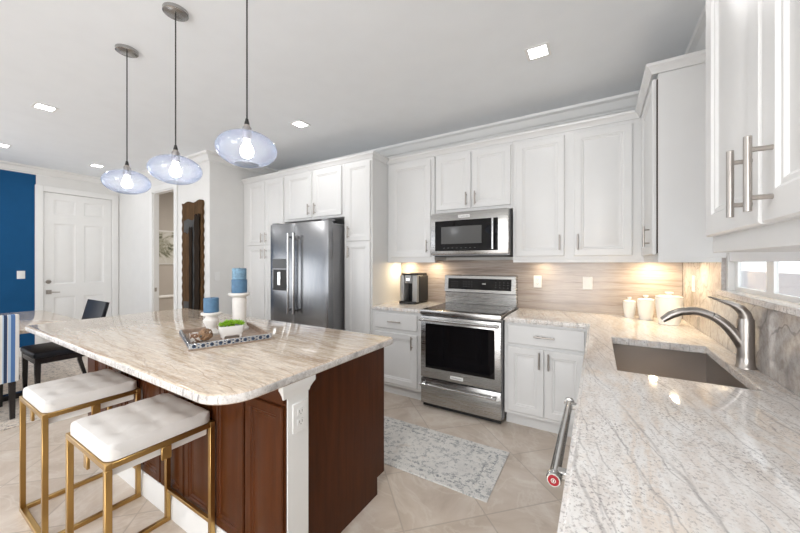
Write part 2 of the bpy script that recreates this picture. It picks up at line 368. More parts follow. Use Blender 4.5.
# unseen rear wall, its door openings added for the fill light
b = NB(); box(b, XL, YF-T, 0, -5.65, YF, CZ); box(b, 1.85, YF-T, 0, XR, YF, CZ); box(b, -3.15, YF-T, 0, .05, YF, CZ); box(b, -5.65, YF-T, 2.4, -3.15, YF, CZ); box(b, .05, YF-T, 2.4, 1.85, YF, CZ)
struct('wall_rear', b, M['wall'])
# hall wall (front face Y=-1.085) with doorway, and its return beside the pantry
hx0, hx1, hz = -4.44, -3.765, 2.45
b = NB(); box(b, XL-T, -1.085, 0, hx0, -1.02, CZ); box(b, hx1, -1.085, 0, -2.86, -1.02, CZ); box(b, hx0, -1.085, hz, hx1, -1.02, CZ); box(b, -2.98, -1.02, 0, -2.86, 2.5, CZ)
struct('wall_hall', b, M['wall'])
b = NB(); box(b, -6.04, -1.085, 0, -5.94, 2.6, CZ); box(b, -6.04, 2.5, 0, -2.86, 2.6, CZ)
struct('wall_far_room', b, M['beige'])
# crown moulding of the room
cp = [(0, 0), (.008, 0), (.008, .012), (.028, .022), (.060, .075), (.088, .088), (.095, .11), (0, .11)]
cp = [(o_, CZ-.11+u_) for o_, u_ in cp]
struct('trim_1', sweep(NB(), [(XL, YF+.02), (XL, -1.085), (-2.86, -1.085), (-2.86, -.002), (XR, -.002), (XR, YF+.02)], cp), M['trim'])
bb = [(0, 0), (.016, 0), (.016, .10), (.010, .118), (.006, .13), (0, .13)]
struct('baseboard_left', sweep(NB(), [(XL, YF+.02), (XL, -2.09)], bb), M['trim'])
struct('baseboard_hall', sweep(NB(), [(XL, -1.085), (-4.53, -1.085)], bb), M['trim'])
struct('baseboard_pantry', sweep(NB(), [(-3.68, -1.085), (-2.86, -1.085), (-2.86, -.64)], bb), M['trim'])
# picture rail seen in the far room
struct('trim_2', sweep(NB(), [(-5.94, -.96), (-5.94, 2.49)], [(0, .66), (.025, .67), (.03, .69), (.012, .72), (0, .72)]), M['trim'])
area('far_room_fill', (-4.4, .6, CZ-.05), (0, 0, 0), .6, .6, 22, (1, .93, .84))  # added lamp without a fixture, brightens the room beyond the doorway

# casings
def casing(name, horiz, a0, a1, top, face, sgn, wdt=.085, axis='Y'):
    b = NB()
    for lo, hi, z0, z1 in ((a0-wdt, a0, 0, top+wdt), (a1, a1+wdt, 0, top+wdt), (a0, a1, top, top+wdt)):
        f0, f1 = sorted((face, face+sgn*.02))
        if axis == 'Y': box(b, f0, lo, z0, f1, hi, z1, .004)
        else: box(b, lo, f0, z0, hi, f1, z1, .004)
    return struct(name, b, M['trim'])
casing('trim_3', 1, dy0, dy1, dz, XL, 1)
casing('trim_4', 1, hx0, hx1, hz, -1.085, -1, .085, 'X')
b = NB(); box(b, hx0, -1.09, 0, hx0+.018, -1.015, hz); box(b, hx1-.018, -1.09, 0, hx1, -1.015, hz); box(b, hx0, -1.09, hz-.018, hx1, -1.015, hz)
struct('trim_5', b, M['trim'])
b = NB(); box(b, hx0+.017, -1.075, .92, hx0+.021, -1.045, .98, .001)
tag(obj('strike_plate', b, M['nickel']), 'small dark strike plate on the jamb of the open hall doorway', 'strike plate')

# ---- six-panel door builder (front faces +X or -Y)
def door_leaf(w_, h_, cols, rows):
    b = NB(); box(b, 0, 0, 0, w_, .04, h_)
    xs = sorted({0, w_} | {x for c in cols for x in c}); zs = sorted({0, h_} | {z for r in rows for z in r})
    b.free(); b = NB(); V = {}
    def v(x, y, z):
        k = (round(x, 4), round(y, 4), round(z, 4))
        if k not in V: V[k] = b.verts.new((x, y, z))
        return V[k]
    for i in range(len(xs)-1):
        for j in range(len(zs)-1):
            x0, x1, z0, z1 = xs[i], xs[i+1], zs[j], zs[j+1]
            pan = any(abs(x0-c[0]) < 1e-6 and abs(x1-c[1]) < 1e-6 for c in cols) and any(abs(z0-r[0]) < 1e-6 and abs(z1-r[1]) < 1e-6 for r in rows)
            if not pan: b.faces.new((v(x0, 0, z0), v(x1, 0, z0), v(x1, 0, z1), v(x0, 0, z1)))
            else:
                prev = [(x0, 0, z0), (x1, 0, z0), (x1, 0, z1), (x0, 0, z1)]
                for ins, y in ((.012, .010), (.025, .012), (.05, .003)):
                    cur = [(x0+ins, y, z0+ins), (x1-ins, y, z0+ins), (x1-ins, y, z1-ins), (x0+ins, y, z1-ins)]
                    for k in range(4): b.faces.new((v(*prev[k]), v(*prev[(k+1) % 4]), v(*cur[(k+1) % 4]), v(*cur[k])))
                    prev = cur
                b.faces.new([v(*p) for p in prev])
    F = [(0, 0), (w_, 0), (w_, h_), (0, h_)]
    bk = [b.verts.new((x, .04, z)) for x, z in F]; b.faces.new(bk[::-1])
    loops = [[vv for vv in V.values() if abs(vv.co.y) < 1e-6 and cond(vv.co)] for cond in (lambda c: abs(c.z) < 1e-6, lambda c: abs(c.x-w_) < 1e-6, lambda c: abs(c.z-h_) < 1e-6, lambda c: abs(c.x) < 1e-6)]
    keys = [lambda q: q.co.x, lambda q: q.co.z, lambda q: -q.co.x, lambda q: -q.co.z]
    for k in range(4):
        b.faces.new(sorted(loops[k], key=keys[k])[::-1] + [bk[k], bk[(k+1) % 4]])
    bmesh.ops.recalc_face_normals(b, faces=b.faces[:]); return b
dw = dy1-dy0
rows = [(.25, .83), (1.03, 1.97), (2.12, 2.34)]
cols = [(.11, .36), (.46, .71)]
# local x runs towards +Y when the door faces +X (rz = +90 deg)
leaf = obj('door_1', door_leaf(dw-.008, dz-.01, cols, rows), M['trim'], loc=(XL-.012, dy0+.004, .005), rot=(0, 0, PI/2)); leaf['kind'] = 'structure'
leaf['label'] = 'white six panel entry door'
b = NB(); lathe(b, [(.0, -.022), (.024, -.020), (.031, -.004), (.031, 0)], (.055, 0, 1.07), 20, 'Y'); obj('deadbolt', b, M['nickel'], leaf)
b = NB(); box(b, .028, -.012, .88, .088, 0, .945, .004); tube(b, [(.055, -.01, .913), (.055, -.045, .913), (.075, -.05, .912), (.17, -.05, .905)], .008, 10); obj('door_handle', b, M['nickel'], leaf)

# ---- sink window
b = NB()
for y0, y1, z0, z1 in ((wy0, wy1, wz0, wz0+.035), (wy0, wy1, wz1-.045, wz1), (wy0, wy0+.045, wz0+.035, wz1-.045), (wy1-.045, wy1, wz0+.035, wz1-.045), (-1.455, -1.385, wz0+.035, wz1-.045)):
    box(b, XR+.026, y0, z0, XR+.040, y1, z1)
win = struct('window_1', b, M['trim'])
obj('pane', box(NB(), XR+.031, wy0+.04, wz0+.03, XR+.034, wy1-.04, wz1-.04), M['pane'], win)
tag(obj('window_shade', box(NB(), XR+.004, wy0+.01, 1.372, XR+.026, wy1-.01, wz1-.002, .003), M['shade']), 'white shade lowered over the window behind the sink', 'window shade')
struct('window_2', (lambda b: (box(b, -5.65, YF-.08, 0, -5.57, YF-.02, 2.4), box(b, -3.23, YF-.08, 0, -3.15, YF-.02, 2.4), box(b, -4.44, YF-.08, 0, -4.36, YF-.02, 2.4),
    box(b, -5.65, YF-.08, 2.32, -3.15, YF-.02, 2.4), box(b, .05, YF-.08, 0, .13, YF-.02, 2.4), box(b, 1.77, YF-.08, 0, 1.85, YF-.02, 2.4), box(b, .91, YF-.08, 0, .99, YF-.02, 2.4), box(b, .05, YF-.08, 2.32, 1.85, YF-.02, 2.4), b)[-1])(NB()), M['trim'])  # frames for the door openings added with the rear fill
struct('window_3', (lambda b: (box(b, XL-.09, sw0, .25, XL-.03, sw1, .31), box(b, XL-.09, sw0, 2.29, XL-.03, sw1, 2.35), box(b, XL-.09, -4.64, .25, XL-.03, -4.56, 2.35), b)[-1])(NB()), M['trim'])  # frame of the unseen window added with the side fill
tag(obj('garden_wall', box(NB(), 4.6, -8, -.3, 4.75, 14, 1.15), M['fence']), 'pale rendered wall outside the sink window', 'wall')

# ------------------------------------------------------------------ stone
cf = XR-.66
tops = NB(); grid_slab(tops, [-.60, -.004], [-.648, -.0203], lambda x, y: False, .882, .914); b = tops
es = [e for e in b.edges if len(e.link_faces) == 2 and e.calc_face_angle() > 1]; bmesh.ops.bevel(b, geom=es, offset=.004, segments=2, affect='EDGES')
tag(obj('countertop', b, M['grana']), 'short granite worktop carrying the coffee maker left of the range', 'countertop')
sx0, sx1, sy0, sy1 = 1.515, 1.945, -1.77, -1.05
b = NB()
def hole(x, y): return (x < cf and y < -.648) or (sx0 < x < sx1 and sy0 < y < sy1)
grid_slab(b, [.769, cf, sx0, sx1, XR-.0203], [-3.75, sy0, sy1, -.648, -.0203], hole, .874, .914)
es = [e for e in b.edges if len(e.link_faces) == 2 and e.calc_face_angle() > 1]
near = lambda e: all(sx0-.01 < v.co.x < sx1+.01 and sy0-.01 < v.co.y < sy1+.01 for v in e.verts)
bmesh.ops.bevel(b, geom=[e for e in es if near(e)], offset=.003, segments=2, affect='EDGES')
es = [e for e in b.edges if len(e.link_faces) == 2 and e.calc_face_angle() > 1 and not near(e) and not all(v.co.x > XR-.03 for v in e.verts) and not all(v.co.y > -.03 for v in e.verts)]; bmesh.ops.bevel(b, geom=es, offset=.013, segments=3, affect='EDGES')
tag(obj('countertop', b, M['grana']), 'long L-shaped pale granite worktop holding the sink', 'countertop')
# backsplashes
tag(obj('backsplash', box(NB(), -.598, -.02, .915, XR-.022, -.0005, 1.395), M['splash']), 'grey brown striped stone backsplash behind the range', 'backsplash')
b = NB(); box(b, XR-.02, wy1+.03, .915, XR-.0005, -.001, 1.395); box(b, XR-.02, -3.75, .915, XR-.0005, wy1+.03, 1.188)
tag(obj('backsplash', b, M['splashr']), 'veined stone backsplash behind the faucet', 'backsplash')
tag(obj('window_sill', box(NB(), XR-.042, -3.0, 1.189, XR+.03, wy1+.028, 1.219, .004), M['grana']), 'pale stone ledge below the sink window', 'window sill')

# ------------------------------------------------------------------ cabinets
def ring_door(w_, h_, mold=True, t=.02, rail=.052):
    b = NB()
    R = [(0, t), (0, .004), (.004, 0), (rail, 0), (rail+.006, .005), (rail+.014, .005), (rail+.020, .010), (rail+.034, .010), (rail+.046, .0065)] if mold else [(0, t), (0, .005), (.005, 0)]
    prev = None
    for ins, y in R:
        cur = [b.verts.new(p) for p in ((ins, y, ins), (w_-ins, y, ins), (w_-ins, y, h_-ins), (ins, y, h_-ins))]
        if prev:
            for k in range(4): b.faces.new((prev[k], prev[(k+1) % 4], cur[(k+1) % 4], cur[k]))
        else: b.faces.new(cur[::-1])
        prev = cur
    b.faces.new(prev); bmesh.ops.recalc_face_normals(b, faces=b.faces[:]); return b
def pull(b, x, y, z, L, vert=True, r=.006, off=.030):
    if vert:
        tube(b, [(x, y-off, z), (x, y-off, z+L)], r, 12)
        for q in (.18, .82): tube(b, [(x, y, z+L*q), (x, y-off, z+L*q)], r*.75, 8)
    else:
        tube(b, [(x, y-off, z), (x+L, y-off, z)], r, 12)
        for q in (.18, .82): tube(b, [(x+L*q, y, z), (x+L*q, y-off, z)], r*.75, 8)
    return b
def cabinet(name, label, cat, loc, rz, w_, d_, h_, doors=(), drawers=(), kick=0, mat='cab', group=None, hr=.007, hl=.13, side_gap=0):
    t = thing(name, label, cat, loc, rz, group)
    b = NB()
    if kick: box(b, 0, -d_, kick, w_, 0, h_, .001); box(b, 0, -d_+.07, 0, w_, -.02, kick+.001)
    else: box(b, 0, -d_, 0, w_, 0, h_, .001)
    obj('cabinet_body', b, M[mat], t)
    for dx, z0, dw_, dh, hx, hz_ in doors:
        d = obj('door', ring_door(dw_, dh), M[mat], t, (dx, -d_-.02, z0))
        if hx is not None: obj('handle', pull(NB(), hx, 0, hz_, hl, True, hr), M['nickel'], d)
    for dx, z0, dw_, dh in drawers:
        d = obj('drawer', ring_door(dw_, dh, False), M[mat], t, (dx, -d_-.02, z0))
        obj('handle', pull(NB(), dw_/2-.075, 0, dh/2, .15, False, hr), M['nickel'], d)
    return t
RZ = -PI/2
# tall run
tb = 1.605
pantry_top = 2.482
w1 = -1.985+2.857
cabinet('pantry_cabinet', 'tall white pantry cabinet with four doors left of the refrigerator', 'cabinet', (-2.857, -.001, 0), 0, w1, .61, pantry_top,
    [(.12, tb, .365, pantry_top-tb-.025, .325, .03), (.492, tb, .365, pantry_top-tb-.025, .04, .03),
     (.12, .13, .365, tb-.145, .325, 1.29), (.492, .13, .365, tb-.145, .04, 1.29)], kick=.11)
cabinet('wall_cabinet', 'white two door cabinet above the refrigerator', 'cabinet', (-1.983, -.001, 1.885), 0, .993, .61, pantry_top-1.885,
    [(.055, .025, .435, pantry_top-1.885-.05, .40, .03), (.525, .025, .435, pantry_top-1.885-.05, .035, .03)])
cabinet('pantry_cabinet', 'narrow tall white pantry cabinet right of the refrigerator', 'cabinet', (-.988, -.001, 0), 0, .386, .61, pantry_top,
    [(.04, tb, .325, pantry_top-tb-.025, .04, .03), (.04, .13, .325, tb-.145, .04, 1.29)], kick=.11)
# wall run
cb, ct = 1.395, 2.482; hh = ct-cb
cabinet('wall_cabinet', 'white single door wall cabinet above the coffee maker', 'cabinet', (-.600, -.001, cb), 0, .582, .31, hh, [(.05, .03, .492, hh-.06, .455, .05)])
cabinet('wall_cabinet', 'short white two door wall cabinet above the microwave', 'cabinet', (-.008, -.001, 1.87), 0, .782, .31, ct-1.87,
    [(.02, .035, .365, ct-1.87-.065, .325, .025), (.40, .035, .365, ct-1.87-.065, .035, .025)])
cabinet('wall_cabinet', 'wide white two door wall cabinet right of the microwave', 'cabinet', (.776, -.001, cb), 0, 1.747-.776, .31, hh,
    [(.03, .03, .395, hh-.06, .36, .05), (.497, .03, .40, hh-.06, .03, .05)])
# corner wall cabinet on the right wall (runs from Y=0 to -.986)
t = cabinet('wall_cabinet', 'white corner wall cabinet with plain end panel facing the camera', 'cabinet', (XR-.001, -.001, cb), RZ, .985, .295, hh)
d = obj('door', ring_door(.555, hh-.045), M['cab'], t, (.418, -.295-.027, .022)); obj('handle', pull(NB(), .440, 0, .05, .13), M['nickel'], d)
obj('gap_shade', box(NB(), .42, -.3015, .03, .981, -.2955, hh-.03), M['gapshade'], t, label='dark strip painted in for the shade behind the door')  # dark strip stands in for the shade between door and cabinet
# near wall cabinet
t = cabinet('wall_cabinet', 'white two door wall cabinet with thick bar handles, nearest the camera', 'cabinet', (XR-.001, -2.215, 1.395), RZ, .80, .33, ct-1.395,
    [(.022, .042, .345, ct-1.395-.065, .314, .018), (.377, .042, .39, ct-1.395-.065, .045, .018)], hl=.128, hr=.0058)
# crown on cabinets
kp = [(0, 0), (.008, 0), (.010, .010), (.022, .030), (.033, .040), (.037, .055), (0, .055)]
kp = [(o_, ct+.0005+u_) for o_, u_ in kp]
tag(obj('cabinet_crown', sweep(NB(), [(-2.857, -.612), (-.600, -.612), (-.600, -.352)], kp), M['cab'], smooth=False), 'white crown moulding along the top of the tall pantry run', 'crown moulding')
tag(obj('cabinet_crown', sweep(NB(), [(-.598, -.312), (XR-.320, -.312), (XR-.320, -.988), (XR, -.988)], kp), M['cab'], smooth=False), 'white crown moulding above the microwave and corner cabinets', 'crown moulding')
tag(obj('cabinet_crown', sweep(NB(), [(XR, -2.213), (XR-.332, -2.213), (XR-.332, -3.016)][::1], [(-o_, u_) for o_, u_ in kp] if False else kp), M['cab'], smooth=False), 'white crown moulding on the nearest wall cabinet', 'crown moulding')
# light rails under wall cabinets
lr = [(0, 0), (0, -.025), (-.018, -.025), (-.018, 0)]
lr1 = [(o_, cb-.0005+u_) for o_, u_ in lr]
tag(obj('light_rail', sweep(NB(), [(-.598, -.312), (-.012, -.312)], lr1), M['cab']), 'thin white light rail under the cabinet over the coffee maker', 'moulding')
tag(obj('light_rail', sweep(NB(), [(.778, -.312), (XR-.297, -.312), (XR-.297, -.985), (XR-.021, -.985)], lr1), M['cab']), 'thin white light rail under the cabinets right of the microwave', 'moulding')

# base cabinets
cabinet('base_cabinet', 'white base cabinet with drawer left of the range, under the coffee maker', 'cabinet', (-.598, -.001, 0), 0, .594, .61, .88,
    [(.045, .14, .495, .515, .445, .375)], [(.045, .695, .495, .155)], kick=.11)
cabinet('base_cabinet', 'white two door base cabinet with one wide drawer right of the range', 'cabinet', (.772, -.001, 0), 0, 1.42-.772, .61, .872,
    [(.03, .14, .276, .535, .245, .385), (.314, .14, .276, .535, .03, .385)], [(.03, .70, .56, .155)], kick=.11)
def rbase(y, w_, label, doors, drawers, deep=.61, h=.872):
    return cabinet('base_cabinet', label, 'cabinet', (XR-.001, y, 0), RZ, w_, deep, h, doors, drawers, kick=.11)
t = thing('base_cabinet', 'white sink base cabinet below the steel sink', 'cabinet', (XR-.001, -.65, 0), RZ)
b = NB(); box(b, 0, -.61, .11, 1.275, -.585, .872); box(b, 0, -.585, .11, .018, 0, .872); box(b, 1.257, -.585, .11, 1.275, 0, .872); box(b, .018, -.585, .11, 1.257, 0, .128); box(b, 0, -.54, 0, 1.275, -.02, .109)
obj('cabinet_body', b, M['cab'], t)
for x in (.12, .68): obj('handle', pull(NB(), .45 if x < .5 else .04, 0, .40, .13), M['nickel'], obj('door', ring_door(.50, .70), M['cab'], t, (x, -.63, .14)))
rbase(-2.565, 1.15, 'white base cabinet beyond the dishwasher under the near worktop', [(.03, .14, .53, .535, .48, .385), (.58, .14, .53, .535, .04, .385)], [(.03, .70, .53, .155), (.58, .70, .53, .155)])

# ------------------------------------------------------------------ dishwasher
t = thing('dishwasher', 'dishwasher under the near worktop showing a steel bar handle with red medallion', 'dishwasher', (XR-.04, -1.935, 0), RZ)
obj('body', box(NB(), 0, -.56, .10, .60, 0, .868), M['stld'], t)
obj('door', box(NB(), .003, -.60, .12, .597, -.562, .866, .004), M['stl'], t)
h = NB(); tube(h, [(.02, -.658, .805), (.54, -.658, .805)], .0135, 20)
h = obj('handle', h, M['chrome'], t)
for x in (.04, .52): obj('handle_bracket', box(NB(), x-.013, -.658, .793, x+.013, -.601, .817, .005), M['stl'], h)
for x in (.010, .550):
    s = 1 if x > .3 else -1
    b = NB(); lathe(b, [(.0155, 0), (.0185, .002), (.0185, .018), (.0165, .021), (0, .021)], (0, 0, 0), 24, 'X')
    c = obj('end_cap', b, M['chrome'], h, (x-.01 if s > 0 else x+.01, -.658, .805)); c.scale = (s, 1, 1)
    b = NB(); lathe(b, [(.0135, .0), (.0135, .0012), (0, .0014)], (0, 0, 0), 24, 'X'); m_ = obj('medallion', b, M['red'], h, (x-.01+.0212 if s > 0 else x+.01-.0212, -.658, .805), label='red round medallion'); m_.scale = (s, 1, 1)
    if s > 0:
        b = NB(); lathe(b, [(.0062, 0), (.0062, .0008), (.0045, .0008), (.0045, 0)], (0, 0, 0), 20, 'X'); box(b, 0, -.0018, -.003, .0009, .0018, .003); obj('medallion_emblem', b, M['chrome'], h, (x-.01+.0224, -.658, .805))

# ------------------------------------------------------------------ sink and faucet
t = thing('kitchen_sink', 'deep rectangular stainless steel sink set under the stone worktop', 'sink', (1.73, -1.41, .65))
b = NB(); x0, x1, y0, y1 = sx0-1.73-.004, sx1-1.73+.004, sy0+1.41-.004, sy1+1.41+.004
top = [(x0, y0), (x1, y0), (x1, y1), (x0, y1)]
def rr(z, o_): return [b.verts.new((x+(o_ if x < 0 else -o_), y+(o_ if y < 0 else -o_), z)) for x, y in top]
L = [rr(.222, -.02), rr(.222, 0), rr(.03, .0), rr(.008, .012), rr(0, .03)]
for a, c in zip(L, L[1:]):
    for k in range(4): b.faces.new((a[k], a[(k+1) % 4], c[(k+1) % 4], c[k]))
b.faces.new(L[-1]); L2 = [rr(.219, -.02), rr(-.004, -.003)]
for k in range(4): b.faces.new((L2[0][k], L2[0][(k+1) % 4], L2[1][(k+1) % 4], L2[1][k])); b.faces.new((L[0][k], L[0][(k+1) % 4], L2[0][(k+1) % 4], L2[0][k]))
b.faces.new(L2[1]); bmesh.ops.recalc_face_normals(b, faces=b.faces[:])
obj('basin', b, M['sink'], t)
b = NB(); lathe(b, [(.045, .0), (.045, .003), (.034, .004), (.03, .001), (0, .001)], (0, .05, .0005), 24); obj('drain', b, M['chrome'], t)

t = thing('faucet', 'brushed nickel pull-out faucet arching over the sink', 'faucet', (1.990, -1.445, .914))
b = NB(); lathe(b, [(.033, 0), (.033, .006), (.030, .010), (.0285, .05), (.028, .20), (.026, .212)], n=28); obj('body', b, M['nickel'], t)
pts = []
P0, P1, P2, P3 = Vector((-.005, 0, .085)), Vector((-.055, 0, .20)), Vector((-.12, 0, .232)), Vector((-.175, 0, .233))
def bez(P, u): a, b_, c, d = P; return a*(1-u)**3+b_*3*u*(1-u)**2+c*3*u*u*(1-u)+d*u**3
A = [bez((P0, P1, P2, P3), k/10) for k in range(11)]
tube(NBs := NB(), A[:7], [.023, .0225, .021, .020, .019, .0185, .018], 18); obj('spout', NBs, M['nickel'], t)
Q = [A[6]] + A[7:] + [Vector((-.215, 0, .226)), Vector((-.25, 0, .208)), Vector((-.283, 0, .180))]
tube(NBs := NB(), [A[6]+Vector((0, 0, 0)), A[6]+(A[7]-A[6])*.12], .0172, 18); obj('joint_ring', NBs, M['black'], t)
tube(NBs := NB(), [A[6]+(A[7]-A[6])*.12]+Q[2:], [(.019, .018)]+[(.0195, .018), (.020, .018), (.021, .0185), (.0215, .0185), (.023, .018), (.0235, .013)], 20); obj('spray_head', NBs, M['nickel'], t)
b = NB(); tube(b, [(0, 0, .210), (-.004, 0, .232), (-.018, 0, .255), (-.045, 0, .272), (-.075, 0, .283), (-.105, 0, .296), (-.122, 0, .300)],
    [.0245, (.025, .022), (.024, .019), (.020, .012), (.017, .007), (.015, .005), (.010, .003)], 20); obj('lever', b, M['nickel'], t)

# ------------------------------------------------------------------ canisters
def canister(x, y, r, h_, label):
    t = thing('canister', label, 'canister', (x, y, .914), 0, 'white ceramic canisters in the corner')
    b = NB(); lathe(b, [(0, 0), (r*.72, 0), (r*.78, .008), (r*.76, .02), (r*.88, h_*.3), (r, h_*.75), (r*1.0, h_*.93), (r*1.03, h_), (r*.9, h_), (r*.9, h_-.01), (0, h_-.01)], n=36); obj('jar', b, M['ceramic'], t)
    b = NB(); lathe(b, [(r*.88, h_-.008), (r*.95, h_+.001), (r*1.0, h_+.010), (r*.7, h_+.018), (r*.2, h_+.022), (r*.18, h_+.027), (r*.32, h_+.034), (r*.30, h_+.044), (0, h_+.046)], n=36); obj('lid', b, M['ceramic'], t)
canister(1.668, -.125, .045, .125, 'smallest white lidded canister, left of the three')
canister(1.772, -.175, .056, .150, 'middle sized white lidded canister between the other two')
canister(1.893, -.345, .082, .195, 'largest white lidded canister, nearest the faucet')

# ------------------------------------------------------------------ coffee maker
t = thing('coffee_maker', 'silver and black single serve coffee maker left of the range', 'coffee maker', (-.345, -.16, .914))
obj('body', prism(NB(), [(-.085, -.02), (.085, -.02), (.10, .0), (.10, .125), (-.10, .125), (-.10, .0)], .0, .325, .008), M['black'], t)
b = NB(); box(b, -.112, -.130, .02, -.060, .02, .315, .008, 2); obj('side_column', b, M['silverp'], t); obj('side_column', box(NB(), .045, -.130, .02, .108, .02, .315, .008, 2), M['silverp'], t)
obj('brew_head', prism(NB(), [(-.059, -.11), (-.045, -.125), (.03, -.125), (.044, -.11), (.044, .0), (-.059, .0)], .225, .315, .004), M['silverp'], t)
obj('water_tank', box(NB(), .102, -.09, .02, .118, .12, .31, .006), M['black'], t)
obj('top_cover', prism(NB(), [(-.11, -.10), (-.06, -.135), (.05, -.135), (.108, -.10), (.11, .1), (-.11, .1)], .316, .338, .008), M['black'], t)
b = NB(); box(b, -.105, -.16, 0, .10, -.02, .028, .008, 2); obj('drip_tray', b, M['black'], t)
obj('window', box(NB(), -.03, -.136, .25, .02, -.13, .285, .002), M['chrome'], t)

# ------------------------------------------------------------------ wall plates
def plate(name, label, cat, loc, rz, kind, w_=.072, h_=.116):
    t = thing(name, label, cat, loc, rz)
    obj('cover_plate', box(NB(), -w_/2, -.006, -h_/2, w_/2, 0, h_/2, .002), M['plate'], t)
    if kind == 'outlet':
        for z in (-.021, .021):
            b = NB(); box(b, -.017, -.009, z-.014, .017, -.006, z+.014, .002); s = obj('socket', b, M['plate'], t)
            b = NB(); box(b, -.008, -.0096, z-.003, -.0055, -.009, z+.008); box(b, .0055, -.0096, z-.003, .008, -.009, z+.008); box(b, -.002, -.0096, z-.010, .002, -.009, z-.006); obj('slots', b, M['slot'], s)
    else:
        b = NB(); box(b, -.016, -.010, -.033, .016, -.006, .033, .002); obj('rocker', b, M['plate'], t)
plate('wall_outlet', 'white outlet on the backsplash just right of the range', 'outlet', (.945, -.0202, 1.184), 0, 'outlet')
plate('light_switch', 'white switch on the backsplash between the outlet and the canisters', 'switch', (1.365, -.0202, 1.183), 0, 'switch', .078)
plate('wall_outlet', 'white plate on the corner backsplash above the largest canister', 'outlet', (XR-.0202, -.384, 1.22), RZ, 'switch')
plate('light_switch', 'white switch on the blue wall beside the entry door', 'switch', (XL+.0002, -2.223, 1.19), PI/2, 'switch', .08)
plate('light_switch', 'pale switch on the short wall beside the left pantry', 'switch', (-2.8598, -.99, 1.19), PI/2, 'switch')

# ------------------------------------------------------------------ range
t = thing('range', 'stainless steel electric range with black glass cooktop', 'range', (.002, -.022, 0))
W = .758
b = NB(); box(b, 0, -.60, .04, W, 0, .905); obj('body', b, M['stld'], t)
for x in (.04, W-.04):
    for y in (-.56, -.06): obj('foot', lathe(NB(), [(.018, 0), (.018, .045), (.012, .045)], (x, y, 0), 12), M['black'], t)
obj('kick_panel', box(NB(), .015, -.615, .012, W-.015, -.59, .045), M['black'], t)
b = NB(); box(b, -.0, -.655, .878, W, -.0, .926, .006, 2); obj('cooktop_frame', b, M['stl'], t)
g = obj('cooktop_glass', box(NB(), .018, -.60, .9262, W-.018, -.075, .9300, .001), M['cooktop'], t)
b = NB()
for x, y, r in ((.19, -.47, .10), (.56, -.46, .12), (.20, -.20, .08), (.56, -.20, .095), (.38, -.17, .055)):
    for q in (r, r*.65):
        n_ = 40; V = [[b.verts.new((x+rr_*math.cos(2*PI*k/n_), y+rr_*math.sin(2*PI*k/n_), .9303)) for k in range(n_)] for rr_ in (q-.0025, q)]
        for k in range(n_): b.faces.new((V[0][k], V[1][k], V[1][(k+1) % n_], V[0][(k+1) % n_]))
obj('burner_rings', b, M['ring'], g)
b = NB(); box(b, 0, -.055, .9262, W, 0, 1.06, .003); obj('backguard', b, M['stl'], t)
b = NB(); prism(b, [(-.083, 1.055), (-.068, 1.228), (-.055, 1.236), (0, 1.236), (0, 1.055)], 0.0, W, .003, 'X', 1); obj('panel_seam', box(NB(), .004, -.0585, 1.047, W-.004, -.0552, 1.0545), M['black'], t); cp_ = obj('control_panel', b, M['stl'], t)
b = NB(); prism(b, [(-.0835, 1.085), (-.0725, 1.20), (-.070, 1.20), (-.079, 1.085)], .045, W-.045, 0, 'X'); dsp = obj('display', b, M['blkglass'], cp_)
b = NB(); box(b, -.018, -.0008, -.004, .018, 0, .004); obj('display_light', b, M['plate'], cp_, (.44, -.0805, 1.148), rot=(-.09, 0, 0))
for x in (.09, .12, .15, .22, .25, .28, .31, .56, .60, .64, .68):
    for z in (1.115, 1.14, 1.165):
        b = NB(); box(b, -.006, -.0006, -.0012, .006, 0, .0012); obj('touch_key', b, M['slot'], cp_, (x, -.0725-(1.2-z)*.0957-.0012, z), rot=(-.09, 0, 0))
b = NB(); box(b, .004, -.648, .292, W-.004, -.605, .868, .005, 2); dr = obj('oven_door', b, M['stl'], t)
obj('window', box(NB(), .055, -.6505, .385, W-.055, -.6475, .80, .001), M['blkglass'], dr)
def towel(b, x0, x1, y, z, off, r=.0125):
    tube(b, [(x0, y-off, z), (x1, y-off, z)], r, 20)
    for x in (x0+.02, x1-.02): box(b, x-.013, y-off, z-.012, x+.013, y, z+.012, .003)
    for x, s in ((x0, -1), (x1, 1)): lathe(b, [(r+.003, 0), (r+.003, .012), (r*.8, .016), (0, .016)] if s > 0 else [(0, -.016), (r*.8, -.016), (r+.003, -.012), (r+.003, 0)], (x, y-off, z), 20, 'X')
    return b
obj('handle', towel(NB(), .03, W-.03, -.648, .838, .052), M['chrome'], dr)
bd = obj('badge', box(NB(), .305, -.6515, .318, .425, -.6475, .348, .001), M['plate'], dr, label='pale rectangular maker badge')
text('badge_lettering', 'KitchenAid', .021, M['slot'], bd, (.365, -.652, .333), (PI/2, 0, 0))
b = NB(); box(b, .004, -.645, .048, W-.004, -.605, .280, .005, 2); dr = obj('drawer', b, M['stl'], t)
obj('handle', towel(NB(), .03, W-.05, -.645, .235, .045, .010), M['chrome'], dr)

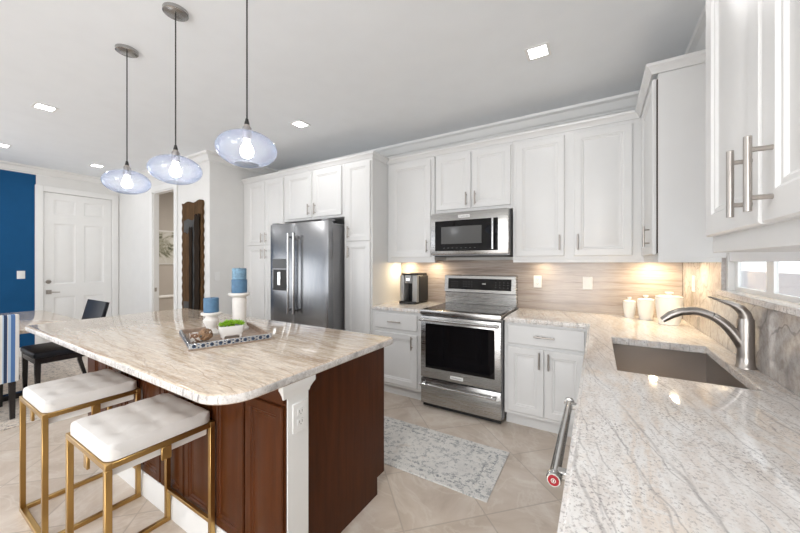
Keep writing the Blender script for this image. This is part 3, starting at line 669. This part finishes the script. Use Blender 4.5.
# ------------------------------------------------------------------ microwave
t = thing('microwave', 'stainless over-the-range microwave with black glass door', 'microwave', (-.016, -.022, 1.437))
MW, MH = .776, .425
obj('body', box(NB(), 0, -.345, 0, MW, 0, MH, .002), M['stld'], t)
b = NB(); box(b, .0, -.392, .012, MW, -.347, MH, .005, 2); d = obj('door', b, M['stl'], t)
obj('glass_panel', box(NB(), .052, -.3945, .045, .682, -.391, .345, .001), M['blkglass'], d)
obj('window', box(NB(), .12, -.3955, .115, .53, -.394, .285, .001), M['dullgrey'] if False else plain('microwave_mesh_window', (.10, .10, .10), .12), d)
b = NB(); tube(b, [(.642, -.432, .055), (.642, -.432, .34)], .011, 18); 
for z in (.075, .32): box(b, .633, -.43, z-.01, .651, -.392, z+.01, .002)
obj('handle', b, M['chrome'], d)
bd = obj('badge', box(NB(), .30, -.3955, .365, .415, -.391, .395, .001), M['plate'], d, label='pale rectangular maker badge')
text('badge_lettering', 'KitchenAid', .02, M['slot'], bd, (.3575, -.396, .38), (PI/2, 0, 0))
b = NB()
for i in range(8): kb = NB(); box(kb, -.008, -.0006, -.0015, .008, 0, .0015); obj('touch_key', kb, M['slot'], d, (.15+.045*i, -.3947, .075))
box(b, .02, -.33, -.012, MW-.02, -.03, 0); obj('vent_grille', b, M['black'], t)
obj('control_strip', box(NB(), .565, -.396, .07, .615, -.394, .30, .001), M['blkglass'], d)

# ------------------------------------------------------------------ refrigerator
t = thing('refrigerator', 'stainless side-by-side refrigerator with ice dispenser between white pantries', 'refrigerator', (-1.978, -.03, 0))
FW = .958; FD = -.725
b = NB(); box(b, .005, FD, .03, FW-.005, 0, 1.80, .004); obj('body', b, M['stld'], t)
for x in (.06, FW-.06):
    for y in (-.06, FD+.06): obj('foot', lathe(NB(), [(.02, 0), (.02, .04)], (x, y, 0), 12), M['black'], t)
sp = .435
obj('kick_grille', box(NB(), .01, FD-.01, .015, FW-.01, FD+.01, .075), M['black'], t)
def fdoor(x0, x1):
    b = NB(); n_ = 10; pts = []
    for k in range(n_+1):
        u = k/n_; xx = x0+(x1-x0)*u; e = min(u, 1-u); pts.append((xx, FD-.082-.003*math.sin(PI*u)+(.004 if k in (0, n_) else 0)))
    pts = pts+[(x1, FD-.012), (x0, FD-.012)]
    return prism(b, pts, .085, 1.825, .003)
dl = obj('door', fdoor(.002, sp-.003), M['stlv'], t, label='narrow left door with dispenser')
drr = obj('door', fdoor(sp+.003, FW-.002), M['stlv'], t)
for x, par in ((sp-.04, dl), (sp+.05, drr)):
    b = NB(); tube(b, [(x, FD-.145, .80), (x, FD-.145, 1.69)], .0135, 20)
    for z in (.83, 1.66): box(b, x-.012, FD-.145, z-.014, x+.012, FD-.085, z+.014, .003)
    for z, s in ((.80, -1), (1.69, 1)): lathe(b, [(.0165, 0), (.0165, .014), (.010, .018), (0, .018)] if s > 0 else [(0, -.018), (.01, -.018), (.0165, -.014), (.0165, 0)], (x, FD-.145, z), 20)
    obj('handle', b, M['chrome'], par)
dp = obj('dispenser', box(NB(), .062, FD-.098, 1.035, .335, FD-.083, 1.415, .004), M['stld'], dl, label='ice and water dispenser')
obj('dispenser_display', box(NB(), .067, FD-.1005, 1.30, .33, FD-.0975, 1.41, .001), M['blkglass'], dl)
obj('dispenser_recess', box(NB(), .08, FD-.0995, 1.05, .316, FD-.0975, 1.285, .001), M['dullgrey'], dl)
b = NB(); box(b, .17, FD-.112, 1.10, .22, FD-.099, 1.26, .004); obj('dispenser_paddle', b, M['chrome'], dl)
b = NB(); box(b, .08, FD-.108, 1.045, .316, FD-.099, 1.06, .002); obj('drip_shelf', b, M['black'], dl)
b = NB(); box(b, FW-.11, FD-.07, 1.825, FW-.02, FD+.05, 1.845, .004); box(b, .02, FD-.07, 1.825, .11, FD+.05, 1.845, .004); obj('hinge_cover', b, M['stld'], t)

# ------------------------------------------------------------------ island
t = thing('kitchen_island', 'dark cherry wood kitchen island base with white end post', 'kitchen island', (-.8, -2.1, 0))
def ib(*a, **k):
    b = box(NB(), *a, **k); bmesh.ops.translate(b, vec=(.8, 2.1, 0), verts=b.verts[:]); return b
obj('cabinet_body', ib(-1.72, -2.437, .10, .312, -1.80, .8895), M['dwood'], t)
b = NB(); prism(b, [(-2.437, 0), (-1.846, 0), (-1.846, .10), (-1.775, .10), (-1.775, .8895), (-2.437, .8895)], .3125, .333, .001, 'X', 1); bmesh.ops.translate(b, vec=(.8, 2.1, 0), verts=b.verts[:])
obj('end_panel', b, M['dwood'], t)
obj('toe_kick', ib(-1.72, -2.43, 0, .312, -1.87, .10), M['dwood'], t)
obj('knee_wall', ib(-1.80, -2.545, 0, .392, -2.4375, .8895), M['trim'], t)
obj('wood_facing', ib(-1.80, -2.552, .13, .386, -2.5455, .8895), M['dwood'], t)
obj('apron_rail', ib(-1.80, -2.563, .806, .386, -2.5522, .8895, bev=.002), M['dwood'], t)
for k in range(8):
    x1 = .380-k*.256
    d = ring_door(.243, .656, True, .011, .038); obj('wood_panel', d, M['dwood'], t, (x1-.243+.8, -2.5635+2.1, .138))
for k in range(4):
    obj('door', ring_door(.47, .74, True, .02), M['dwood'], t, (-1.70+.49*k+.47+.8, -1.7795+2.1, .125), rot=(0, 0, PI))
mo = [(0, .828), (.003, .828), (.006, .842), (.014, .858), (.021, .870), (.021, .8895), (0, .8895)]
b = sweep(NB(), [(.387, -2.5645), (.3925, -2.5645), (.3925, -2.4375), (.334, -2.4375)], mo)
bmesh.ops.translate(b, vec=(.8, 2.1, 0), verts=b.verts[:]); obj('post_moulding', b, M['trim'], t)
b = sweep(NB(), [(-1.80, -2.5525), (.3925, -2.5525)], [(0, 0), (.016, 0), (.016, .095), (.011, .105), (.011, .118), (.005, .13), (0, .13)]); bmesh.ops.translate(b, vec=(.8, 2.1, 0), verts=b.verts[:])
obj('baseboard', b, M['trim'], t)
# island top with rounded corners
def rounded(x0, y0, x1, y1, r, n=5):
    P = []; R4 = r if isinstance(r, (list, tuple)) else [r]*4
    for (cx, cy, a0), r in zip(((x1, y1, 0), (x0, y1, PI/2), (x0, y0, PI), (x1, y0, 1.5*PI)), R4):
        cx += -r if cx == x1 else r; cy += -r if cy == y1 else r
        for k in range(n+1): a = a0+PI/2*k/n; P.append((cx+r*math.cos(a), cy+r*math.sin(a)))
    return P
b = NB(); prism(b, rounded(-1.975, -2.836, .420, -1.790, [.03, .03, .03, .135], 9), .890, .928, .010, seg=3)
for f in b.faces:
    if abs(f.normal.z) < .3: f.material_index = 1
tag(obj('island_top', b, [M['gran'], M['edge']]), 'thick beige veined granite slab on the kitchen island', 'countertop')
plate('wall_outlet', 'white outlet on the white post at the island end', 'outlet', (.3923, -2.487, .735), PI/2, 'outlet', .075, .12)

# ------------------------------------------------------------------ tray group
ang = math.atan2(.94, .34)
t = thing('tray', 'rectangular tray with silver mosaic sides on the island', 'tray', (-.435, -2.318, .9285), ang)
TL, TW, TH = .20, .235, .034
obj('base', box(NB(), -TL, -TW, 0, TL, TW, .008), M['traywood'], t)
for y, nm in ((-TW, 'rim'), (TW-.012, 'rim')): obj(nm, box(NB(), -TL, y, .008, TL, y+.012, TH, .001), M['silver'] if y < 0 else M['traywood'], t)
for x in (-TL, TL-.012): obj('rim', box(NB(), x, -TW+.012, .008, x+.012, TW-.012, TH, .001), M['silver'] if x < 0 else M['traywood'], t)
b = NB()
for k in range(10):
    x = -TL+.022+k*.0396; lathe(b, [(.010, -.0012), (.010, 0)] if False else [(0, -.0012), (.009, -.0012), (.009, 0)], (x, -TW, .021), 14, 'Y')
    if k < 9:
        xm = x+.0198
        for z in (.014, .028): box(b, xm-.004, -TW-.0012, z-.003, xm+.004, -TW, z+.003)
for k in range(11): lathe(b, [(0, -.0012), (.009, -.0012), (.009, 0)], (-TL, -TW+.03+k*.041, .021), 14, 'X'); lathe(b, [(.009, 0), (.009, .0012), (0, .0012)], (-TL+.012, -TW+.03+k*.041, .021), 14, 'X')
inl = obj('inlay', b, M['inlay'], t); inl['kind'] = 'stuff'; inl['label'] = 'dark round inlay pattern'
TZ = .9285+.0085
t = thing('candle_holder', 'short white turned candle holder on the tray', 'candle holder', (-.54, -2.335, TZ))
b = NB(); lathe(b, [(0, 0), (.047, 0), (.048, .012), (.035, .022), (.026, .036), (.030, .055), (.043, .078), (.044, .088), (.030, .104), (.030, .112), (.054, .120), (.056, .128), (.052, .134), (0, .134)], n=36); obj('stand', b, M['stonew'], t)
def candle(x, y, z, r, h_, mat, label):
    b = NB(); lathe(b, [(0, 0), (r*.97, 0), (r, .003), (r, h_-.004), (r*.94, h_), (r*.3, h_-.004), (0, h_-.005)], n=32)
    t = thing('pillar_candle', label, 'candle', (x, y, z)); obj('wax', b, M[mat], t)
    b = NB(); tube(b, [(0, 0, h_-.005), (.001, 0, h_+.004)], .0012, 6); obj('wick', b, M['black'], t)
candle(-.54, -2.335, TZ+.1345, .041, .085, 'candle', 'deep blue pillar candle on the short white holder')
t = thing('candle_holder', 'tall white column candle holder at the back of the tray', 'candle holder', (-.525, -2.165, TZ))
b = NB(); lathe(b, [(0, 0), (.055, 0), (.057, .014), (.046, .024), (.042, .034), (.040, .10), (.042, .17), (.042, .20), (.036, .205), (.040, .212), (.060, .222), (.064, .232), (.060, .238), (0, .238)], n=36); obj('stand', b, M['stonew'], t)
candle(-.525, -2.165, TZ+.2385, .046, .085, 'candle', 'deep blue pillar candle directly on the tall white holder')
candle(-.525, -2.165, TZ+.3245, .042, .070, 'candle2', 'pale frosted blue candle topmost on the tall holder')
t = thing('planter', 'small white trough planter of green succulents at the front of the tray', 'planter', (-.372, -2.312, TZ), ang)
b = NB(); L = []
for s, z in ((.82, .014), (.95, .03), (1, .06), (1, .068)):
    L.append([b.verts.new((x*s, y*s, z)) for x, y in rounded(-.066, -.036, .066, .036, .02, 4)])
L.append([b.verts.new((x*.92, y*.88, .068)) for x, y in rounded(-.066, -.036, .066, .036, .02, 4)])
L.append([b.verts.new((x*.92, y*.88, .055)) for x, y in rounded(-.066, -.036, .066, .036, .02, 4)])
b.faces.new(L[0][::-1]); b.faces.new(L[-1])
for a, c in zip(L, L[1:]):
    for k in range(len(a)): b.faces.new((a[k], a[(k+1) % len(a)], c[(k+1) % len(a)], c[k]))
bmesh.ops.recalc_face_normals(b, faces=b.faces[:])
for x in (-.045, .045):
    for y in (-.02, .02): lathe(b, [(.007, 0), (.009, .016)], (x, y, 0), 10)
obj('pot', b, M['ceramic'], t)
b = NB()
for k in range(60):
    x, y = random.uniform(-.056, .056), random.uniform(-.027, .027); R_ = random.uniform(.013, .019); zb = .060+.020*(1-(x/.066)**2)*(1-(y/.036)**2)
    for j in range(7):
        a = random.uniform(0, 2*PI); e = random.uniform(.35, 1.3); d = Vector((math.cos(a)*math.cos(e), math.sin(a)*math.cos(e), math.sin(e)))
        p = Vector((x, y, zb)); s = d.cross(Vector((0, 0, 1))).normalized()*R_*.26; u = s.cross(d).normalized()*R_*.12
        q = [p, p+d*R_*.6+s, p+d*R_*1.6, p+d*R_*.6-s, p+d*R_*.6+u]
        v = [b.verts.new(c) for c in q]
        for f in ((0, 1, 4), (1, 2, 4), (2, 3, 4), (3, 0, 4), (0, 3, 2, 1)): b.faces.new([v[i] for i in f])
lathe(b, [(0, .055), (.020, .056), (.018, .070), (0, .074)], (0, 0, 0), 10)
obj('foliage', b, M['green'], t, smooth=False)
tag(obj('mosaic_block', box(NB(), -.028, -.026, 0, .028, .026, .046, .003), M['mosaic'], loc=(-.438, -2.476, TZ), rot=(0, 0, ang)), 'small brown and white mosaic block left of the woven ball on the tray', 'decorative block')
# rattan ball
t = thing('rattan_ball', 'brown woven rattan ball at the left front of the tray', 'decorative ball', (-.395, -2.445, TZ))
b = NB()
for k in range(15):
    n_ = Vector((random.gauss(0, 1), random.gauss(0, 1), random.gauss(0, 1))).normalized(); u = n_.orthogonal().normalized(); v = n_.cross(u); r_ = .034-.0016*(k % 3)
    ring = []
    for j in range(28):
        a = 2*PI*j/28; d = u*math.cos(a)+v*math.sin(a); c = Vector((0, 0, .0365))+d*r_
        ring.append([b.verts.new(c+d*.0022), b.verts.new(c+n_*.003), b.verts.new(c-d*.0022), b.verts.new(c-n_*.003)])
    for j in range(28):
        A_, B_ = ring[j], ring[(j+1) % 28]
        for q in range(4): b.faces.new((A_[q], A_[(q+1) % 4], B_[(q+1) % 4], B_[q]))
bmesh.ops.recalc_face_normals(b, faces=b.faces[:]); obj('weave', b, M['rattan'], t)

# ------------------------------------------------------------------ stools
def stool(label, x0, y0, src=None):
    Ws, Ls, Hs, q = .442, .397, .632, .011
    t = thing('bar_stool', label, 'stool', (x0, y0, 0), 0, 'gold framed stools at the island')
    def bar(a, b_): bb_ = NB(); tube(bb_, [a, b_], q, sq=True); return bb_
    def rect(x_0, y_0, z_0, x_1, y_1, z_1): return box(NB(), x_0, y_0, z_0, x_1, y_1, z_1, .0015)
    d = .022
    for x in (0, Ws-d):
        for y in (0, Ls-d): obj('leg', rect(x, y, d, x+d, y+d, Hs-d), M['gold'], t)
    b = NB(); box(b, 0, 0, Hs-d, Ws, d, Hs, .0015); box(b, 0, Ls-d, Hs-d, Ws, Ls, Hs, .0015); box(b, 0, d, Hs-d, d, Ls-d, Hs, .0015); box(b, Ws-d, d, Hs-d, Ws, Ls-d, Hs, .0015)
    obj('seat_frame', b, M['gold'], t)
    b = NB(); box(b, 0, 0, 0, Ws, d, d, .0015); box(b, 0, d, 0, d, Ls, d, .0015); box(b, Ws-d, d, 0, Ws, Ls, d, .0015); obj('floor_frame', b, M['gold'], t)
    obj('footrest', rect(d, Ls-d+.003, .16, Ws-d, Ls-.003, .176), M['gold'], t)
    for x, y in ((-.0, Ls*.5), (Ws-.0105, Ls*.5), (Ws*.5, 0), (Ws*.5, Ls-.0105)):
        sx, sy = (.0105, .036) if x in (-.0, Ws-.0105) else (.036, .0105)
        obj('bracket', rect(x, y-(sy/2 if sx < .02 else 0), Hs-.075, x+sx, y+(sy/2 if sx < .02 else sy), Hs-d-.0005), M['gold'], t)
    obj('seat_base', box(NB(), .024, .024, Hs-.06, Ws-.024, Ls-.024, Hs+.004, .004), M['trim'], t, label='white seat base')
    # tufted cushion
    b = NB(); N_ = 26; m_ = .006; H0, H1 = Hs+.002, Hs+.058
    btn = [(Ws*fx, Ls*fy) for fx in (.3, .7) for fy in (.22, .5, .78)]
    def hgt(x, y):
        ex = min(x-m_, Ws-m_-x); ey = min(y-m_, Ls-m_-y); R_ = .05
        r_ = 1
        for e in (ex, ey):
            if e < R_: r_ *= math.sqrt(max(0, 1-((R_-e)/R_)**2))**.55
        h = H0+(H1-H0)*(.42+.58*r_)
        for bx, by in btn: h -= .008*math.exp(-((x-bx)**2+(y-by)**2)/.0010)
        for fy in (.22, .5, .78): h -= .003*math.exp(-((y-Ls*fy)**2)/.0001)
        for fx in (.3, .7): h -= .003*math.exp(-((x-Ws*fx)**2)/.0001)
        return h
    def sp_(u): return m_+(Ws-2*m_)*u
    G = []
    for i in range(N_+1):
        row = []
        for j in range(N_+1):
            x = m_+(Ws-2*m_)*i/N_; y = m_+(Ls-2*m_)*j/N_
            # round plan corners
            cx, cy = min(max(x, m_+.04), Ws-m_-.04), min(max(y, m_+.04), Ls-m_-.04); dx, dy = x-cx, y-cy; dd = math.hypot(dx, dy)
            if dx and dy and dd > .04: mxm = max(abs(dx), abs(dy)); k = .04*(mxm/.04)/dd; x, y = cx+dx*k, cy+dy*k
            row.append(b.verts.new((x, y, hgt(x, y))))
        G.append(row)
    for i in range(N_):
        for j in range(N_): b.faces.new((G[i][j], G[i+1][j], G[i+1][j+1], G[i][j+1]))
    rim = [G[i][0] for i in range(N_+1)]+[G[N_][j] for j in range(1, N_+1)]+[G[i][N_] for i in range(N_-1, -1, -1)]+[G[0][j] for j in range(N_-1, 0, -1)]
    low = [b.verts.new((v.co.x, v.co.y, H0)) for v in rim]
    for k in range(len(rim)): b.faces.new((rim[k], low[k], low[(k+1) % len(rim)], rim[(k+1) % len(rim)]))
    b.faces.new(low); bmesh.ops.recalc_face_normals(b, faces=b.faces[:])
    c = obj('cushion', b, M['cush'], t)
    for bx, by in btn: bt = NB(); lathe(bt, [(.008, 0), (.007, .003), (0, .004)], (bx, by, hgt(bx, by)), 12); obj('button', bt, M['cush'], c)
    return t
stool('gold framed stool with tufted white seat nearest the camera', -.518, -2.968)
stool('gold framed stool with tufted white seat next to the striped chair', -1.280, -2.974)

# ------------------------------------------------------------------ pendants and downlights
def pendant(x, zc, label):
    y = -2.505; t = thing('pendant_light', label, 'pendant light', (x, y, zc), 0, 'glass pendants over the island')
    b = NB(); lathe(b, [(0, CZ-zc-.0005), (.062, CZ-zc-.0005), (.062, CZ-zc-.018), (.055, CZ-zc-.022), (0, CZ-zc-.022)], n=32); obj('canopy', b, M['stl'], t)
    b = NB(); tube(b, [(0, 0, .125), (0, 0, CZ-zc-.02)], .0035, 8); obj('cord', b, M['black'], t)
    b = NB(); lathe(b, [(0, .140), (.006, .140), (.011, .118), (.011, .112), (0, .112)], n=16); obj('cord_grip', b, M['black'], t)
    b = NB(); lathe(b, [(.012, .112), (.020, .095), (.022, .060), (.018, .045), (0, .045)], n=20); obj('socket', b, M['nickel'], t)
    b = NB(); R_, hz_ = .131, .073; P = []
    for k in range(19):
        a = math.radians(80-k*(80+66)/18); P.append((R_*math.cos(a), hz_*math.sin(a)*1.08))
    P = [(.020, .098), (.021, .085)]+P
    th = .0022; inner = [(max(r_-th, .001), z_*(1-.03)) for r_, z_ in P][::-1]
    lathe(b, P+inner+[P[0]], n=48)
    for f in [f for f in b.faces if len(f.verts) > 4]: b.faces.remove(f)
    obj('glass_globe', b, M['glass'], t)
    b = NB(); lathe(b, [(0, .052), (.013, .050), (.014, .030), (.026, .005), (.029, -.012), (.024, -.030), (.012, -.039), (0, -.041)], n=20); obj('bulb', b, M['bulb'], t)
pendant(-1.244, 1.905, 'blue tinted glass pendant, furthest from the camera of the three')
pendant(-.592, 1.890, 'blue tinted glass pendant, middle of the three over the island')
pendant(.066, 1.888, 'blue tinted glass pendant, nearest the camera of the three')

def downlight(x, y, label, power=8):
    t = thing('downlight', label, 'ceiling light', (x, y, CZ), 0, 'recessed ceiling lights')
    b = NB()
    for r_ in (.085, .058): pass
    o_, i_ = .075, .055
    box(b, -o_, -o_, -.005, o_, -i_, -.0003); box(b, -o_, i_, -.005, o_, o_, -.0003); box(b, -o_, -i_, -.005, -i_, i_, -.0003); box(b, i_, -i_, -.005, o_, i_, -.0003); obj('trim_ring', b, M['trim'], t)
    obj('lens', box(NB(), -i_, -i_, -.004, i_, i_, -.0005), M['lamp'], t)
    area('downlight_lamp', (x, y, CZ-.012), (0, 0, 0), .11, .11, power, (1, .985, .965))
downlight(1.10, -1.06, 'recessed square light in the ceiling above the right of the range', 1.0)
downlight(-1.167, -1.09, 'recessed square light in the ceiling in front of the refrigerator', 2.5)
downlight(-2.88, -2.555, 'recessed square light in the ceiling left of the pendants', 6)
downlight(-4.715, -2.553, 'recessed square light in the ceiling at the far left edge of the photo', 2.5)
downlight(-4.836, -1.636, 'recessed square light in the ceiling before the entry door', 1.2)

downlight(-.30, -4.05, 'added unseen fill light in the ceiling behind the stools', 4)  # this and the next two are fill lights added out of view
downlight(1.05, -4.25, 'added unseen fill light in the ceiling behind the near worktop', 15)
downlight(-2.88, -4.05, 'added unseen fill light in the ceiling behind the dining table', 8)

# under-cabinet puck lights
def puck(x, y, label, power):
    b = NB(); lathe(b, [(.033, 0), (.033, -.012), (.028, -.014), (.001, -.014)], n=24)
    t = thing('puck_light', label, 'light', (x, y, cb-.0005), 0, 'under-cabinet lights')
    obj('housing', b, M['plate'], t); b = NB(); lathe(b, [(.026, -.0142), (.026, -.016), (0, -.016)], n=24); obj('lens', b, M['puck'], t)
    area('puck_lamp', (x, y, cb-.02), (0, 0, 0), .05, .05, power, (1, .80, .52), shape='DISK')
puck(-.47, -.13, 'round warm light under the cabinet above the coffee maker', 1.6)
puck(-.12, -.13, 'round warm light under the cabinet close to the microwave', 1.0)
puck(1.0, -.13, 'round warm light under the cabinet above the outlet', .45)
puck(1.82, -.16, 'round warm light under the corner cabinets above the canisters', 2.2)
puck(1.88, -.62, 'round warm light under the corner cabinet before the window', 1.6)

# ------------------------------------------------------------------ rugs
def rug(name, label, x0, y0, x1, y1, mat, h_=.009):
    b = NB(); box(b, -(x1-x0)/2, -(y1-y0)/2, 0, (x1-x0)/2, (y1-y0)/2, h_, .003); o = obj(name, b, mat, loc=((x0+x1)/2, (y0+y1)/2, .0005)); return tag(o, label, 'rug')
rug('runner_rug', 'light grey distressed runner on the floor between island and range', -.895, -1.582, .905, -1.015, M['rug'])
rug('area_rug', 'dark patterned distressed rug under the dining table', -5.45, -4.1, -2.69, -1.86, M['rug2'])

# ------------------------------------------------------------------ dining set
t = thing('dining_table', 'dining table with pale stone look top behind the island', 'table', (-3.95, -2.75, .0105))
b = NB(); prism(b, rounded(-.86, -.56, .86, .56, .02, 3), .70, .735, .004); obj('tabletop', b, M['gran'], t)
for x in (-.40, .40):
    b = NB(); box(b, x-.04, -.38, 0, x+.04, .28, .05, .003); box(b, x-.035, -.14, .05, x+.035, -.02, .66, .003); box(b, x-.04, -.38, .66, x+.04, .38, .70, .003); obj('trestle', b, M['blackw'], t)
obj('stretcher', box(NB(), -.365, -.10, .18, .365, -.06, .26, .003), M['blackw'], t)
# black chair facing -Y
t = thing('dining_chair', 'glossy black dining chair with angled back behind the island', 'chair', (-3.44, -2.33, .0105), 0)
for x in (-.235, .235):
    b = NB(); tube(b, [(x, -.21, 0), (x, -.21, .43)], [(.014, .014), (.022, .022)], sq=True); obj('leg', b, M['blackw'], t)
    b = NB(); tube(b, [(x, .27, 0), (x, .27, .004), (x, .21, .24), (x, .20, .43)], [(.014, .014), (.014, .014), (.018, .02), (.02, .022)], sq=True); obj('leg', b, M['blackw'], t)
obj('seat_rail', box(NB(), -.258, -.23, .37, .258, .22, .425, .004), M['blackw'], t)
obj('seat', box(NB(), -.265, -.24, .426, .265, .21, .485, .02, 3), M['navyseat'], t)
b = NB(); prism(b, [(.19, .47), (.235, .47), (.335, .915), (.30, .925)], -.315, .255, .012, 'X', 3)
obj('backrest', b, M['navyseat'], t)
# striped chair, back towards the camera side (+X), facing -X
t = thing('dining_chair', 'blue and white striped upholstered chair at the left edge of the photo', 'chair', (-3.05, -2.95, .0105), 0)
obj('backrest', prism(NB(), [(.06, .34), (.115, .34), (.15, .88), (.13, .905), (.10, .905), (.08, .88)], -.235, .235, .012, 'Y', 3), M['stripe'], t) if False else None
b = NB(); a_ = [(.085, .32), (.145, .32), (.160, .88), (.150, .905), (.115, .905), (.10, .88)]
prism(b, a_, -.245, .245, .010, 'Y', 3); obj('backrest', b, M['stripe'], t)
obj('seat', box(NB(), -.36, -.23, .38, .084, .23, .49, .02, 3), M['stripe'], t)
for x, y in ((.12, .205), (.12, -.205), (-.32, .2), (-.32, -.2)):
    b = NB(); x2 = x+(.02 if x > 0 else 0); tube(b, [(x2, y, 0), (x2, y, .004), (x, y, .375)], [(.015, .015), (.015, .015), (.021, .021)], sq=True); obj('leg', b, M['blackw'], t)
obj('seat_rail', box(NB(), -.34, -.215, .33, .084, .215, .379, .004), M['blackw'], t)

# ------------------------------------------------------------------ wavy panel, picture
t = thing('wall_panel', 'tall narrow wall piece with wavy brown wooden frame, reflections painted as dark bands', 'wall art', (-3.245, -1.0855, .62), 0)
def wavy(x0, x1, z0, z1, amp, wl, ph=0, top=.014):
    P = []; n_ = 90
    for k in range(n_+1): z = z0+(z1-z0)*k/n_; P.append((x1+amp*math.sin(2*PI*z/wl+ph), z))
    for k in range(1, 14): u = k/14; P.append((x1+(x0-x1)*u, z1+top*math.sin(u*PI*3.5)-.02*(1-u)*0+.03*(1-u)*0))
    for k in range(n_, -1, -1): z = z0+(z1-z0)*k/n_; P.append((x0+amp*math.sin(2*PI*z/wl+ph+1), z))
    return P
obj('frame', prism(NB(), wavy(-.26, .26, 0, 1.57, .008, .115), -.03, 0, .004, 'Y', 1), M['rustic'], t)
obj('grey_reflection', prism(NB(), wavy(-.20, .18, .06, 1.33, .004, .3), -.036, -.0305, .001, 'Y', 1), M['dullgrey'], t)  # coloured bands from here on stand in for reflections inside the frame
obj('brown_reflection', prism(NB(), wavy(-.21, .0, .22, 1.15, .004, .2), -.048, -.0365, .002, 'Y', 1), M['rustic'], t)
obj('dark_reflection', prism(NB(), wavy(-.03, .045, .05, 1.22, .004, .25), -.052, -.0485, .001, 'Y', 1), M['darkrefl'], t)
obj('dark_reflection', prism(NB(), wavy(.10, .225, .03, 1.38, .006, .22), -.050, -.0365, .002, 'Y', 1), M['darkrefl'], t)
t = thing('framed_picture', 'grey and green abstract picture seen through the open doorway', 'picture', (-5.94, .0, 1.33), PI/2)
obj('frame', box(NB(), -.75, -.025, 0, 1.05, 0, .68, .003), M['trim'], t); obj('print', box(NB(), -.72, -.0275, .03, 1.02, -.0255, .65), M['art'], t)
